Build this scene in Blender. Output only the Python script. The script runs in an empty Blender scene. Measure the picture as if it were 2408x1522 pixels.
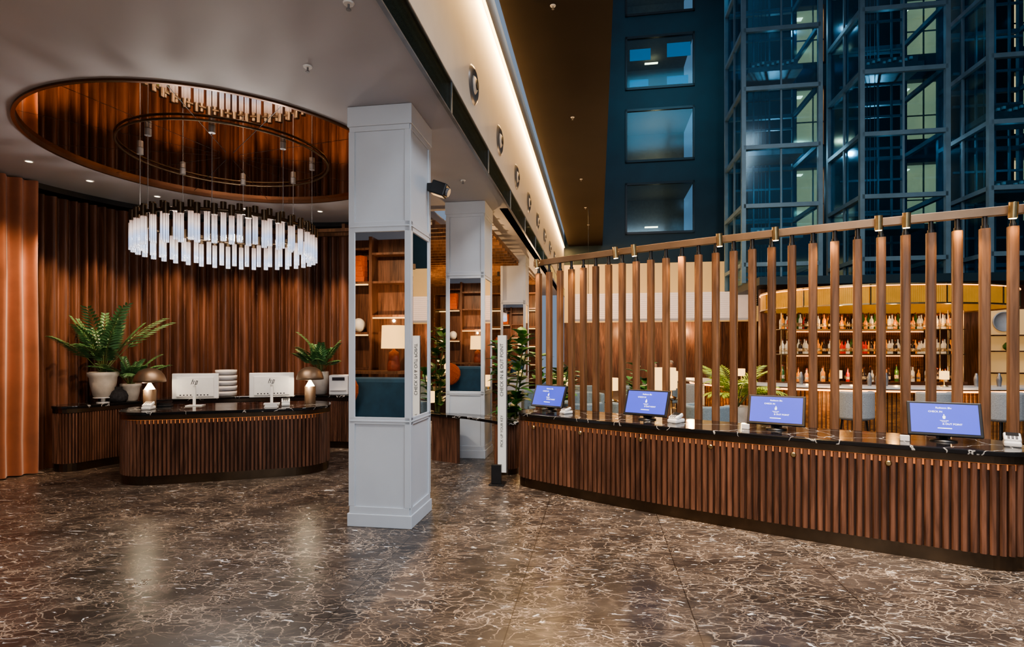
import bpy, math, random
from math import sin, cos, pi, radians, atan2, sqrt
from mathutils import Vector, Matrix, Euler
random.seed(7)
scene = bpy.context.scene
COL = scene.collection
try: scene.view_settings.look = 'AgX - Medium High Contrast'
except Exception: pass

# ---------- frames ----------
def W(a, b):                      # building grid -> world
    return (.988*a+.155*b, -.155*a+.988*b)
RA = -atan2(.155, .988)

# ---------- materials ----------
def newmat(name):
    m = bpy.data.materials.new(name); m.use_nodes = True
    n = m.node_tree.nodes; n.clear(); l = m.node_tree.links
    out = n.new('ShaderNodeOutputMaterial')
    b = n.new('ShaderNodeBsdfPrincipled'); l.new(b.outputs[0], out.inputs[0])
    return m, n, l, out, b
def coords(n, l, scale=(1,1,1), rnd=True):
    tc = n.new('ShaderNodeTexCoord'); mp = n.new('ShaderNodeMapping')
    mp.inputs['Scale'].default_value = scale
    l.new(tc.outputs['Object'], mp.inputs[0])
    if rnd:
        oi = n.new('ShaderNodeObjectInfo'); ml = n.new('ShaderNodeMath'); ml.operation='MULTIPLY'; ml.inputs[1].default_value=17
        l.new(oi.outputs['Random'], ml.inputs[0]); l.new(ml.outputs[0], mp.inputs['Location'])
    return mp
def ramp(n, l, src, stops):
    r = n.new('ShaderNodeValToRGB'); l.new(src, r.inputs[0])
    e = r.color_ramp.elements
    while len(e) > 1: e.remove(e[-1])
    e[0].position = stops[0][0]; e[0].color = (*stops[0][1], 1)
    for p, c in stops[1:]:
        q = e.new(p); q.color = (*c, 1)
    return r
def basic(name, c, rough=.5, metal=0, var=.12, sc=8, bump=0, sheen=0, emit=None, es=0, spec=.5):
    m, n, l, out, b = newmat(name)
    mp = coords(n, l); nz = n.new('ShaderNodeTexNoise'); nz.inputs['Scale'].default_value = sc; nz.inputs['Detail'].default_value = 4
    l.new(mp.outputs[0], nz.inputs[0])
    r = ramp(n, l, nz.outputs['Fac'], [(.3, tuple(x*(1-var) for x in c)), (.7, tuple(min(1, x*(1+var)) for x in c))])
    l.new(r.outputs[0], b.inputs['Base Color'])
    b.inputs['Roughness'].default_value = rough; b.inputs['Metallic'].default_value = metal
    b.inputs['Specular IOR Level'].default_value = spec
    if sheen: b.inputs['Sheen Weight'].default_value = sheen
    if bump:
        bp = n.new('ShaderNodeBump'); bp.inputs['Strength'].default_value = bump; bp.inputs['Distance'].default_value=.01
        l.new(nz.outputs['Fac'], bp.inputs['Height']); l.new(bp.outputs[0], b.inputs['Normal'])
    if emit:
        b.inputs['Emission Color'].default_value = (*emit, 1); b.inputs['Emission Strength'].default_value = es
    return m
def wood(name, c, rough=.4, axis='z', s=5, contrast=.5):
    m, n, l, out, b = newmat(name)
    sc = {'z': (s*3, s*3, s*.22), 'x': (s*.22, s*3, s*3), 'y': (s*3, s*.22, s*3)}[axis]
    mp = coords(n, l, sc)
    nz = n.new('ShaderNodeTexNoise'); nz.inputs['Scale'].default_value = 1; nz.inputs['Detail'].default_value = 7; nz.inputs['Distortion'].default_value = 1.6
    l.new(mp.outputs[0], nz.inputs[0])
    d = tuple(x*(1-contrast) for x in c); li = tuple(min(1, x*(1+contrast)) for x in c)
    r = ramp(n, l, nz.outputs['Fac'], [(.32, d), (.5, c), (.68, li)])
    mp2 = coords(n, l, tuple(x*.35 for x in sc)); nz2 = n.new('ShaderNodeTexNoise'); nz2.inputs['Scale'].default_value = 1
    l.new(mp2.outputs[0], nz2.inputs[0])
    r2 = ramp(n, l, nz2.outputs['Fac'], [(.35, (.58,.57,.56)), (.65, (1.0,1.0,1.0))])
    mx = n.new('ShaderNodeMix'); mx.data_type='RGBA'; mx.blend_type='MULTIPLY'; mx.inputs[0].default_value=1
    l.new(r.outputs[0], mx.inputs[6]); l.new(r2.outputs[0], mx.inputs[7])
    l.new(mx.outputs[2], b.inputs['Base Color'])
    b.inputs['Roughness'].default_value = rough; b.inputs['Specular IOR Level'].default_value=.35
    bp = n.new('ShaderNodeBump'); bp.inputs['Strength'].default_value=.12; bp.inputs['Distance'].default_value=.003
    l.new(nz.outputs['Fac'], bp.inputs['Height']); l.new(bp.outputs[0], b.inputs['Normal'])
    return m
def emis(name, c, s):
    m, n, l, out, b = newmat(name)
    mp = coords(n, l); nz = n.new('ShaderNodeTexNoise'); nz.inputs['Scale'].default_value=6
    l.new(mp.outputs[0], nz.inputs[0])
    r = ramp(n, l, nz.outputs['Fac'], [(.2, tuple(x*.92 for x in c)), (.8, c)])
    b.inputs['Base Color'].default_value = (*[x*.6 for x in c], 1)
    l.new(r.outputs[0], b.inputs['Emission Color']); b.inputs['Emission Strength'].default_value = s
    return m
def pane(name, tint, refl=.12, rough=.02, fk=.6):
    m, n, l, out, b = newmat(name)
    n.remove(b)
    tr = n.new('ShaderNodeBsdfTransparent'); tr.inputs[0].default_value=(*tint,1)
    gl = n.new('ShaderNodeBsdfGlossy'); gl.inputs['Roughness'].default_value=rough; gl.inputs[0].default_value=(.75,.92,1,1)
    lw = n.new('ShaderNodeLayerWeight'); lw.inputs[0].default_value=.25
    ma = n.new('ShaderNodeMath'); ma.operation='MULTIPLY_ADD'; ma.inputs[1].default_value=fk; ma.inputs[2].default_value=refl
    l.new(lw.outputs['Fresnel'], ma.inputs[0])
    mx = n.new('ShaderNodeMixShader'); l.new(ma.outputs[0], mx.inputs[0]); l.new(tr.outputs[0], mx.inputs[1]); l.new(gl.outputs[0], mx.inputs[2])
    l.new(mx.outputs[0], out.inputs[0])
    return m

def marble_floor():
    m, n, l, out, b = newmat('dark_emperador_marble')
    tc = n.new('ShaderNodeTexCoord')
    def noise(src, sc, det=6, dist=0):
        z = n.new('ShaderNodeTexNoise'); z.inputs['Scale'].default_value=sc; z.inputs['Detail'].default_value=det; z.inputs['Distortion'].default_value=dist
        l.new(src, z.inputs[0]); return z
    def mix(a, bb, fac, mode='MIX'):
        x = n.new('ShaderNodeMix'); x.data_type='RGBA'; x.blend_type=mode
        if isinstance(fac, float): x.inputs[0].default_value=fac
        else: l.new(fac, x.inputs[0])
        l.new(a, x.inputs[6])
        if isinstance(bb, tuple): x.inputs[7].default_value=(*bb,1)
        else: l.new(bb, x.inputs[7])
        return x.outputs[2]
    mp = n.new('ShaderNodeMapping'); mp.inputs['Scale'].default_value=(.8,1.45,1); mp.inputs['Rotation'].default_value=(0,0,.35)
    l.new(tc.outputs['Object'], mp.inputs[0])
    wz = noise(mp.outputs[0], 3.2, 8)
    vm = n.new('ShaderNodeVectorMath'); vm.operation='MULTIPLY_ADD'; vm.inputs[1].default_value=(.34,.34,.34)
    l.new(wz.outputs['Color'], vm.inputs[0]); l.new(mp.outputs[0], vm.inputs[2])
    warp = vm.outputs[0]
    base = ramp(n, l, noise(warp, 2.4, 10).outputs['Fac'], [(.3,(.026,.021,.018)), (.5,(.048,.038,.032)), (.7,(.088,.070,.057))])
    col = base.outputs[0]
    cloud = ramp(n, l, noise(warp, 6, 10, 1.0).outputs['Fac'], [(.52,(0,0,0)), (.72,(.6,.6,.6))])
    col = mix(col, (.20,.152,.115), cloud.outputs[0])
    for sc, wd, c, ms in ((2.8,.014,(.64,.52,.40),1.3), (7,.028,(.52,.39,.28),1.8), (16,.05,(.40,.31,.23),2.6)):
        v = n.new('ShaderNodeTexVoronoi'); v.feature='DISTANCE_TO_EDGE'; v.inputs['Scale'].default_value=sc; v.inputs['Randomness'].default_value=1
        l.new(warp, v.inputs[0])
        r = ramp(n, l, v.outputs[0], [(0,(1,1,1)), (wd,(0,0,0))])
        mk_ = ramp(n, l, noise(tc.outputs['Object'], ms, 5).outputs['Fac'], [(.42,(0,0,0)), (.60,(1,1,1))])
        mu = n.new('ShaderNodeMath'); mu.operation='MULTIPLY'; l.new(r.outputs[0], mu.inputs[0]); l.new(mk_.outputs[0], mu.inputs[1])
        col = mix(col, c, mu.outputs[0])
    mp2 = n.new('ShaderNodeMapping'); mp2.inputs['Scale'].default_value=(12,30,1); mp2.inputs['Rotation'].default_value=(0,0,.6)
    l.new(warp, mp2.inputs[0])
    sp = ramp(n, l, noise(mp2.outputs[0], 1, 4, .5).outputs['Fac'], [(.65,(0,0,0)), (.68,(1,1,1))])
    col = mix(col, (.78,.75,.71), sp.outputs[0])
    d1 = n.new('ShaderNodeVectorMath'); d1.operation='DOT_PRODUCT'; d1.inputs[1].default_value=(.155,.988,0); l.new(tc.outputs['Object'], d1.inputs[0])
    d2 = n.new('ShaderNodeVectorMath'); d2.operation='DOT_PRODUCT'; d2.inputs[1].default_value=(.988,-.155,0); l.new(tc.outputs['Object'], d2.inputs[0])
    ad = n.new('ShaderNodeMath'); ad.inputs[1].default_value=12.36; l.new(d2.outputs['Value'], ad.inputs[0])
    cx = n.new('ShaderNodeCombineXYZ'); l.new(d1.outputs['Value'], cx.inputs[0]); l.new(ad.outputs[0], cx.inputs[1])
    br = n.new('ShaderNodeTexBrick'); br.inputs['Scale'].default_value=1; br.inputs['Brick Width'].default_value=2.36; br.inputs['Row Height'].default_value=1.18
    br.inputs['Mortar Size'].default_value=.004; br.inputs['Mortar Smooth'].default_value=0; br.offset=.5
    br.inputs['Color1'].default_value=(1,1,1,1); br.inputs['Color2'].default_value=(.84,.84,.84,1); br.inputs['Mortar'].default_value=(.32,.30,.28,1)
    l.new(cx.outputs[0], br.inputs[0])
    col = mix(col, br.outputs[0], 1.0, 'MULTIPLY')
    l.new(col, b.inputs['Base Color'])
    rr = n.new('ShaderNodeMapRange'); rr.inputs[3].default_value=.22; rr.inputs[4].default_value=.38
    l.new(noise(tc.outputs['Object'], 3, 4).outputs['Fac'], rr.inputs[0]); l.new(rr.outputs[0], b.inputs['Roughness'])
    return m

def black_marble():
    m, n, l, out, b = newmat('black_marble')
    mp = coords(n, l); wz = n.new('ShaderNodeTexNoise'); wz.inputs['Scale'].default_value=2; wz.inputs['Detail'].default_value=5; l.new(mp.outputs[0], wz.inputs[0])
    vm = n.new('ShaderNodeVectorMath'); vm.operation='MULTIPLY_ADD'; vm.inputs[1].default_value=(.6,.6,.6); l.new(wz.outputs['Color'], vm.inputs[0]); l.new(mp.outputs[0], vm.inputs[2])
    v = n.new('ShaderNodeTexVoronoi'); v.feature='DISTANCE_TO_EDGE'; v.inputs['Scale'].default_value=2.2; l.new(vm.outputs[0], v.inputs[0])
    r = ramp(n, l, v.outputs[0], [(0,(.6,.58,.55)), (.012,(.012,.011,.011))])
    l.new(r.outputs[0], b.inputs['Base Color']); b.inputs['Roughness'].default_value=.12
    return m

M = {}
M['floor']=marble_floor(); M['bmarble']=black_marble()
M['ceil']=basic('grey_ceiling_paint',(.42,.41,.435),.55,var=.03,sc=1.5)
M['cream']=basic('cream_paint',(.62,.52,.40),.6,var=.04,sc=2)
M['fascia']=basic('warm_white_plaster',(.64,.58,.50),.5,var=.04,sc=2)
M['darkceil']=basic('dark_brown_ceiling',(.016,.012,.010),.6,var=.2,sc=.8,spec=.12)
M['column']=basic('pale_grey_lacquer',(.57,.60,.64),.4,var=.03,sc=3)
M['mirror']=basic('silver_mirror',(.86,.84,.82),.01,1,var=.02,sc=2)
M['bronzemirror']=basic('bronze_mirror',(.80,.60,.45),.03,1,var=.03,sc=2)
M['walnut']=wood('walnut',(.180,.086,.053),.4)
M['walnutcurtain']=wood('walnut_batten',(.150,.067,.040),.34,s=3,contrast=.42)
M['walnutpost']=wood('walnut_post',(.225,.115,.060),.4,s=6,contrast=.35)
M['walnutdark']=wood('dark_walnut',(.068,.034,.021),.45)
M['walnutx']=wood('walnut_horizontal',(.17,.08,.045),.4,'x')
M['bronze']=basic('dark_bronze',(.095,.066,.042),.35,.9,var=.2,sc=4)
M['lampbronze']=basic('satin_bronze_shade',(.24,.165,.11),.42,.7,var=.15,sc=3)
M['brass']=basic('brushed_brass',(.55,.40,.20),.3,1,var=.12,sc=20)
M['gold']=basic('gold_ribbed_glass',(.34,.18,.03),.35,.6,var=.25,sc=3,emit=(1,.47,.06),es=.26)  # emission puts a lit glow into the gold itself
M['steel']=basic('blue_grey_steel',(.11,.185,.23),.45,.1,var=.15,sc=3)
M['facade']=basic('dark_teal_render',(.006,.024,.034),.5,var=.2,sc=1.2)
M['black']=basic('black_plastic',(.012,.012,.013),.35,var=.2)
M['charcoal']=basic('charcoal_texture',(.035,.035,.038),.9,var=.5,sc=30,bump=.6)
M['grey']=basic('grey_metal',(.25,.25,.26),.35,.7)
M['white']=basic('white_plastic',(.75,.74,.72),.4,var=.04)
M['pot']=basic('cream_ceramic',(.62,.56,.48),.6,var=.12,sc=10,bump=.3)
M['soil']=basic('soil',(.03,.02,.014),.95,var=.4,sc=40,bump=.6)
M['velvet']=basic('rust_velvet',(.33,.118,.055),.7,var=.15,sc=3,sheen=.35)
M['leaf']=basic('green_leaf',(.085,.20,.075),.4,var=.5,sc=5)
M['leafdark']=basic('deep_green_leaf',(.055,.18,.04),.35,var=.5,sc=5)
M['leafyellow']=basic('lit_palm_leaf',(.26,.34,.03),.45,var=.4,sc=5)
M['stem']=basic('plant_stem',(.10,.13,.04),.6)
M['led']=emis('warm_led',(1,.32,.10),.55)
M['barled']=emis('warm_bar_led',(1,.42,.12),5)
M['cove']=emis('cove_led',(1,.66,.27),8)
M['lampglow']=emis('lamp_glow',(1,.84,.58),8)
M['shade']=emis('lit_fabric_shade',(1,.60,.22),2.0)
M['screen']=emis('blue_screen',(.045,.07,.60),1.05)
M['text']=emis('white_lettering',(1,1,1),1.5)
M['sign']=emis('white_sign_face',(.9,.88,.82),.30)
M['ink']=basic('black_ink',(.01,.01,.01),.5)
M['blue']=basic('blue_velvet',(.02,.085,.15),.8,var=.2,sc=5,sheen=.3)
M['greyfab']=basic('grey_boucle',(.27,.285,.29),.9,var=.15,sc=60,bump=.5)
M['bluefab']=basic('grey_blue_fabric',(.19,.25,.28),.9,var=.15,sc=40,bump=.4)
M['orange']=basic('rust_fabric',(.42,.09,.025),.9,var=.15,sc=30,bump=.3)
M['terracotta']=basic('terracotta_ceramic',(.25,.06,.03),.5,var=.2,sc=20,bump=.4)
M['darkglass']=pane('dark_teal_glass',(.60,.78,.86),.025,.12,.30)
M['strip']=pane('glass_strip',(.62,.68,.66),.18,.05)
M['whitemarble']=basic('pale_marble',(.50,.50,.49),.25,var=.15,sc=3)
M['tambour']=wood('lit_tambour',(.22,.10,.032),.45,'x')
M['backpanel']=wood('golden_reeded_panel',(.15,.070,.020),.5,'x')
M['paper']=emis('paper_shade',(1,.80,.66),.34)
M['skin']=basic('skin',(.55,.32,.22),.6); M['hair']=basic('grey_hair',(.35,.33,.31),.8,var=.3,sc=40); M['hairdark']=basic('dark_hair',(.03,.02,.015),.7)
M['shirt']=basic('light_blue_shirt',(.30,.42,.55),.8); M['shirtdark']=basic('navy_sweater',(.03,.05,.09),.9); M['trouser']=basic('dark_trousers',(.03,.03,.035),.9)
def tube_mat():
    m, n, l, out, b = newmat('lit_ribbed_glass')
    b.inputs['Base Color'].default_value=(.10,.10,.11,1); b.inputs['Roughness'].default_value=.1
    tc=n.new('ShaderNodeTexCoord')
    sx=n.new('ShaderNodeSeparateXYZ'); l.new(tc.outputs['Object'], sx.inputs[0])
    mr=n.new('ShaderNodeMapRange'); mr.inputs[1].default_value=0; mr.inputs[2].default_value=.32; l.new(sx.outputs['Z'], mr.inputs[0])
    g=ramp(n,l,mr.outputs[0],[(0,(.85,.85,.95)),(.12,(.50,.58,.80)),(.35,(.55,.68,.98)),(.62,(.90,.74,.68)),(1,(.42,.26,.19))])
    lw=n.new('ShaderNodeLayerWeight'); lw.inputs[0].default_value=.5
    r=ramp(n,l,lw.outputs['Facing'],[(.06,(1.0,1.0,1.0)),(.28,(.22,.21,.21)),(.8,(.06,.055,.05))])  # glow fades towards rod edges, painting a highlight down each rod
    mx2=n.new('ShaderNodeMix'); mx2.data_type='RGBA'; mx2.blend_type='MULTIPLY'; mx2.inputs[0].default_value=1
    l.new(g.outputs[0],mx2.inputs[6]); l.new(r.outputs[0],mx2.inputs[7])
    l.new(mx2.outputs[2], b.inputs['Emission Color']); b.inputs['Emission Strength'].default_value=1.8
    tr=n.new('ShaderNodeBsdfTransparent'); mx=n.new('ShaderNodeMixShader'); mx.inputs[0].default_value=.42
    l.new(tr.outputs[0], mx.inputs[1]); l.new(b.outputs[0], mx.inputs[2]); l.new(mx.outputs[0], out.inputs[0])
    return m
M['tube']=tube_mat()

# ---------- mesh builder ----------
class MB:
    def __init__(s): s.v=[]; s.f=[]; s.mi=[]; s.sm=[]; s.cur=0
    def add(s, vs, fs, smooth=False):
        o=len(s.v); s.v+= [tuple(v) for v in vs]
        for f in fs: s.f.append([i+o for i in f]); s.mi.append(s.cur); s.sm.append(smooth)
    def box(s,x0,x1,y0,y1,z0,z1,rot=None,c=None):
        vs=[(x,y,z) for z in (z0,z1) for x,y in ((x0,y0),(x1,y0),(x1,y1),(x0,y1))]
        if rot is not None:
            c=Vector(c); vs=[tuple(c+rot@(Vector(v)-c)) for v in vs]
        s.add(vs,[(3,2,1,0),(4,5,6,7),(0,1,5,4),(1,2,6,5),(2,3,7,6),(3,0,4,7)])
    def cb(s,cx,cy,cz,sx,sy,sz,rot=None):
        s.box(cx-sx/2,cx+sx/2,cy-sy/2,cy+sy/2,cz-sz/2,cz+sz/2,rot,(cx,cy,cz))
    def cyl(s,p0,p1,r0,r1=None,n=16,caps=True,smooth=True):
        if r1 is None: r1=r0
        p0=Vector(p0); p1=Vector(p1); d=(p1-p0).normalized()
        a=Vector((0,0,1)) if abs(d.z)<.9 else Vector((1,0,0))
        u=d.cross(a).normalized(); w=d.cross(u)
        vs=[]
        for p,r in ((p0,r0),(p1,r1)):
            for i in range(n):
                t=2*pi*i/n; vs.append(p+(u*cos(t)+w*sin(t))*r)
        s.add(vs,[(i,n+i,n+(i+1)%n,(i+1)%n) for i in range(n)],smooth)
        if caps: s.add(vs,[list(range(n)),list(range(2*n-1,n-1,-1))])
    def lathe(s,prof,n=28,c=(0,0,0),smooth=True,sx=1,sy=1):
        vs=[(c[0]+r*cos(2*pi*i/n)*sx,c[1]+r*sin(2*pi*i/n)*sy,c[2]+z) for r,z in prof for i in range(n)]
        fs=[(k*n+i,k*n+(i+1)%n,(k+1)*n+(i+1)%n,(k+1)*n+i) for k in range(len(prof)-1) for i in range(n)]
        s.add(vs,fs,smooth)
        if prof[0][0]>1e-4: s.add([vs[i] for i in range(n)],[list(range(n-1,-1,-1))])
        if prof[-1][0]>1e-4: s.add([vs[-n+i] for i in range(n)],[list(range(n))])
    def sph(s,c,r,n=16,m=10,sz=1):
        s.lathe([(r*sin(pi*k/m)+1e-5,-r*sz*cos(pi*k/m)) for k in range(m+1)],n,c)
    def tubep(s,pts,rs,n=8):
        pts=[Vector(p) for p in pts]; vs=[]
        for i,p in enumerate(pts):
            d=(pts[min(i+1,len(pts)-1)]-pts[max(i-1,0)]).normalized()
            a=Vector((0,0,1)) if abs(d.z)<.95 else Vector((1,0,0))
            u=d.cross(a).normalized(); w=d.cross(u); r=rs[i] if isinstance(rs,(list,tuple)) else rs
            for k in range(n): vs.append(p+(u*cos(2*pi*k/n)+w*sin(2*pi*k/n))*r)
        s.add(vs,[(i*n+k,(i+1)*n+k,(i+1)*n+(k+1)%n,i*n+(k+1)%n) for i in range(len(pts)-1) for k in range(n)],True)
    def torus(s,c,R,r,n=64,m=8,sx=1,sy=1):
        vs=[(c[0]+(R+r*cos(2*pi*k/m))*cos(2*pi*i/n)*sx,c[1]+(R+r*cos(2*pi*k/m))*sin(2*pi*i/n)*sy,c[2]+r*sin(2*pi*k/m)) for i in range(n) for k in range(m)]
        s.add(vs,[(i*m+k,((i+1)%n)*m+k,((i+1)%n)*m+(k+1)%m,i*m+(k+1)%m) for i in range(n) for k in range(m)],True)
    def prism(s,poly,z0,z1):
        n=len(poly); vs=[(x,y,z0) for x,y in poly]+[(x,y,z1) for x,y in poly]
        s.add(vs,[list(range(n-1,-1,-1)),list(range(n,2*n))]+[(i,(i+1)%n,n+(i+1)%n,n+i) for i in range(n)])
    def ringprism(s,outer,inner,z0,z1):
        n=len(outer); vs=[(x,y,z) for P in (outer,inner) for z in (z0,z1) for x,y in P]
        fs=[]
        for i in range(n):
            j=(i+1)%n
            fs+=[(i,j,n+j,n+i),(2*n+j,2*n+i,3*n+i,3*n+j),(n+i,n+j,3*n+j,3*n+i),(j,i,2*n+i,2*n+j)]
        s.add(vs,fs)
    def mesh(s,name='m'):
        me=bpy.data.meshes.new(name); me.from_pydata(s.v,[],s.f)
        me.polygons.foreach_set('material_index',s.mi); me.polygons.foreach_set('use_smooth',s.sm); me.update(); return me

def mk(name,mb,mats,parent=None,loc=(0,0,0),rot=(0,0,0),bevel=0,label=None,cat=None,group=None,kind=None,subsurf=0):
    me = mb.mesh(name) if isinstance(mb,MB) else mb
    if not isinstance(mats,(list,tuple)): mats=[mats]
    if isinstance(mb,MB):
        for m in mats: me.materials.append(M[m])
    o=bpy.data.objects.new(name,me); COL.objects.link(o)
    o.location=loc; o.rotation_euler=rot
    if parent: o.parent=parent
    if bevel:
        bv=o.modifiers.new('bevel','BEVEL'); bv.width=bevel; bv.segments=2; bv.limit_method='ANGLE'; bv.angle_limit=radians(50)
    if subsurf:
        ss=o.modifiers.new('sub','SUBSURF'); ss.levels=subsurf; ss.render_levels=subsurf
    if label: o['label']=label
    if cat: o['category']=cat
    if group: o['group']=group
    if kind: o['kind']=kind
    return o
def thing(name,label,cat,loc=(0,0,0),rot=0,group=None):
    o=bpy.data.objects.new(name,None); COL.objects.link(o); o.empty_display_size=.1
    o.location=loc; o.rotation_euler=(0,0,rot); o['label']=label; o['category']=cat
    if group: o['group']=group
    return o
def dup(src,loc,rot=0,scale=1,label=None):
    def rec(o,par):
        c=o.copy(); COL.objects.link(c)
        if par: c.parent=par
        for ch in list(o.children): rec(ch,c)
        return c
    c=rec(src,None); c.location=loc; c.rotation_euler=(0,0,rot); c.scale=(scale,)*3
    if label: c['label']=label
    return c
def text_mesh(s,size,mat,align='CENTER',ext=.0006):
    c=bpy.data.curves.new('t','FONT'); c.body=s; c.size=size; c.align_x=align; c.align_y='CENTER'; c.extrude=ext
    o=bpy.data.objects.new('t',c); COL.objects.link(o)
    dg=bpy.context.evaluated_depsgraph_get(); me=bpy.data.meshes.new_from_object(o.evaluated_get(dg))
    bpy.data.objects.remove(o); me.materials.clear(); me.materials.append(M[mat]); return me
def archbox(name,a0,a1,b0,b1,z0,z1,mat,**k):
    mb=MB(); mb.box(a0,a1,b0,b1,z0,z1); return mk(name,mb,mat,rot=(0,0,RA),kind='structure',**k)

# outlines
def resample(pts,step,closed=True):
    P=[Vector(p) for p in pts]; 
    if closed: P=P+[P[0]]
    seg=[(P[i+1]-P[i]).length for i in range(len(P)-1)]; tot=sum(seg); n=max(2,int(round(tot/step))); out=[]; i=0; acc=0
    for k in range(n if closed else n+1):
        t=tot*k/n
        while i<len(seg)-1 and acc+seg[i]<t: acc+=seg[i]; i+=1
        f=(t-acc)/max(seg[i],1e-9); out.append((P[i].lerp(P[i+1],f),(P[i+1]-P[i]).normalized()))
    return out
def offset(pts,d):
    n=len(pts); o=[]
    for i in range(n):
        t=(Vector(pts[(i+1)%n])-Vector(pts[i-1])).normalized(); o.append((pts[i][0]+t.y*d,pts[i][1]-t.x*d))
    return o
def rrect(L,Wd,r,step=.05,ea=10):
    c=[(L-r,r,-90),(L-r,Wd-r,0),(r,Wd-r,90),(r,r,180)]; out=[]
    for x,y,a0 in c:
        for k in range(ea+1):
            t=radians(a0+90*k/ea); out.append((x+r*cos(t),y+r*sin(t)))
    return [tuple(p) for p,_ in resample(out,step)]
def slats(mb,pts,z0,z1,pitch,w,dep,closed=True):
    for p,t in resample(pts,pitch,closed):
        nx,ny=t.y,-t.x
        prof=[(-w/2,0),(-w/2,dep*.55),(-w*.28,dep),(w*.28,dep),(w/2,dep*.55),(w/2,0)]
        lo=[(p.x+t.x*a+nx*b,p.y+t.y*a+ny*b,z0) for a,b in prof]; hi=[(x,y,z1) for x,y,_ in lo]
        mb.add(lo+hi,[(i,i+1,7+i,6+i) for i in range(5)]+[(6,7,8,9,10,11),(5,4,3,2,1,0)])
def counter(name,label,cat,outline,pitch,top=.95,led=True):
    c=[sum(p[0] for p in outline)/len(outline),sum(p[1] for p in outline)/len(outline)]
    ol=[(x-c[0],y-c[1]) for x,y in outline]
    e=thing(name,label,cat,(c[0],c[1],0))
    b=MB(); b.prism(ol,.12,top-.10); mk('body',b,'walnutdark',e)
    s=MB(); slats(s,ol,.12,top-.106,pitch,pitch*.74,.030); mk('slat_cladding',s,'walnut',e,label='vertical half-round walnut slats')
    k=MB(); k.prism(offset(ol,.012),0,.12); mk('plinth',k,'bronze',e,label='dark bronze metal plinth')
    if led:
        l=MB(); l.ringprism(offset(ol,.004),offset(ol,-.02),top-.155,top-.100); mk('led_strip',l,'led',e,label='dim warm light strip behind slats')
    a=MB(); a.prism(offset(ol,.030),top-.10,top-.04); mk('edge_trim',a,'bronze',e,label='dark bronze edge band')
    t=MB(); t.prism(offset(ol,.044),top-.04,top); mk('worktop',t,'bmarble',e,bevel=.008,label='polished black marble top with white veins')
    return e

# ---------- lights ----------
def spot(loc,tgt,e,ang=50,col=(1,.72,.45),r=.04,blend=.7):
    d=bpy.data.lights.new('spot_light','SPOT'); d.energy=e; d.spot_size=radians(ang); d.color=col; d.shadow_soft_size=r; d.spot_blend=blend
    o=bpy.data.objects.new('spot_light',d); COL.objects.link(o); o.location=loc
    o.rotation_euler=(Vector(tgt)-Vector(loc)).to_track_quat('-Z','Y').to_euler()
def point(loc,e,col=(1,.72,.42),r=.025):
    d=bpy.data.lights.new('point_light','POINT'); d.energy=e; d.color=col; d.shadow_soft_size=r
    o=bpy.data.objects.new('point_light',d); COL.objects.link(o); o.location=loc
def area(loc,tgt,e,sx,sy,col=(1,1,1),rotz=None):
    d=bpy.data.lights.new('area_light','AREA'); d.shape='RECTANGLE'; d.size=sx; d.size_y=sy; d.energy=e; d.color=col
    o=bpy.data.objects.new('area_light',d); COL.objects.link(o); o.location=loc
    if rotz is not None: o.rotation_euler=(0,0,rotz)
    else: o.rotation_euler=(Vector(tgt)-Vector(loc)).to_track_quat('-Z','Y').to_euler()

# ================= ROOM SHELL =================
mb=MB(); mb.box(-11,20,-4,30,-.1,0); mk('floor',mb,'floor',kind='structure')
CC=(-3.57,6.92); CR=2.02; CZ=4.18
mb=MB(); a0,a1,b0,b1=-10,-1.5,-4,9.2; ca=.988*CC[0]-.155*CC[1]; cb=.155*CC[0]+.988*CC[1]
angs=sorted([2*pi*i/144 for i in range(144)]+[atan2(y-cb,x-ca)%(2*pi) for x in (a0,a1) for y in (b0,b1)])
inner=[];outer=[]
for t in angs:
    dx,dy=cos(t),sin(t); s=min(((a1-ca)/dx if dx>0 else (a0-ca)/dx) if abs(dx)>1e-6 else 1e9, ((b1-cb)/dy if dy>0 else (b0-cb)/dy) if abs(dy)>1e-6 else 1e9)
    inner.append((ca+CR*dx,cb+CR*dy)); outer.append((ca+s*dx,cb+s*dy))
mb.ringprism(outer,inner,CZ,CZ+.16); mk('ceiling',mb,'ceil',rot=(0,0,RA),kind='structure')
archbox('ceiling_rear',-10,-3.0,9.2,10.7,CZ,CZ+.16,'ceil')
archbox('ceiling_soffit',-2.6,-1.5,9.2,24,CZ,CZ+.16,'ceil')
archbox('ceiling_lounge',-10,-2.6,10.7,19,CZ+.05,CZ+.2,'cream')
archbox('ceiling_atrium_soffit',-1.30,.2,-4,24.6,6.42,6.9,'darkceil')
archbox('wall_fascia',-1.66,-1.5,-4,24.6,CZ+.16,6.9,'fascia')
archbox('wall_fascia_lower',-1.66,-1.502,9.2,24.6,CZ,CZ+.16,'fascia')
mb=MB(); mb.box(-1.495,-1.47,-4,24.6,CZ-.02,CZ+.30)
mk('trim_glass_strip',mb,'strip',rot=(0,0,RA),kind='structure')
mb=MB()
mb.box(-1.498,-1.462,-4,24.6,CZ-.035,CZ-.02); mb.box(-1.498,-1.462,-4,24.6,CZ+.30,CZ+.315)
for k in range(14): mb.box(-1.498,-1.462,-2.2+k*1.9,-2.185+k*1.9,CZ-.02,CZ+.3)
mk('trim_1',mb,'grey',rot=(0,0,RA),kind='structure')
mb=MB(); mb.box(-1.5,-1.47,-4,24.6,6.36,6.39); mk('trim_cove_light',mb,'cove',rot=(0,0,RA),kind='structure')
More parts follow.
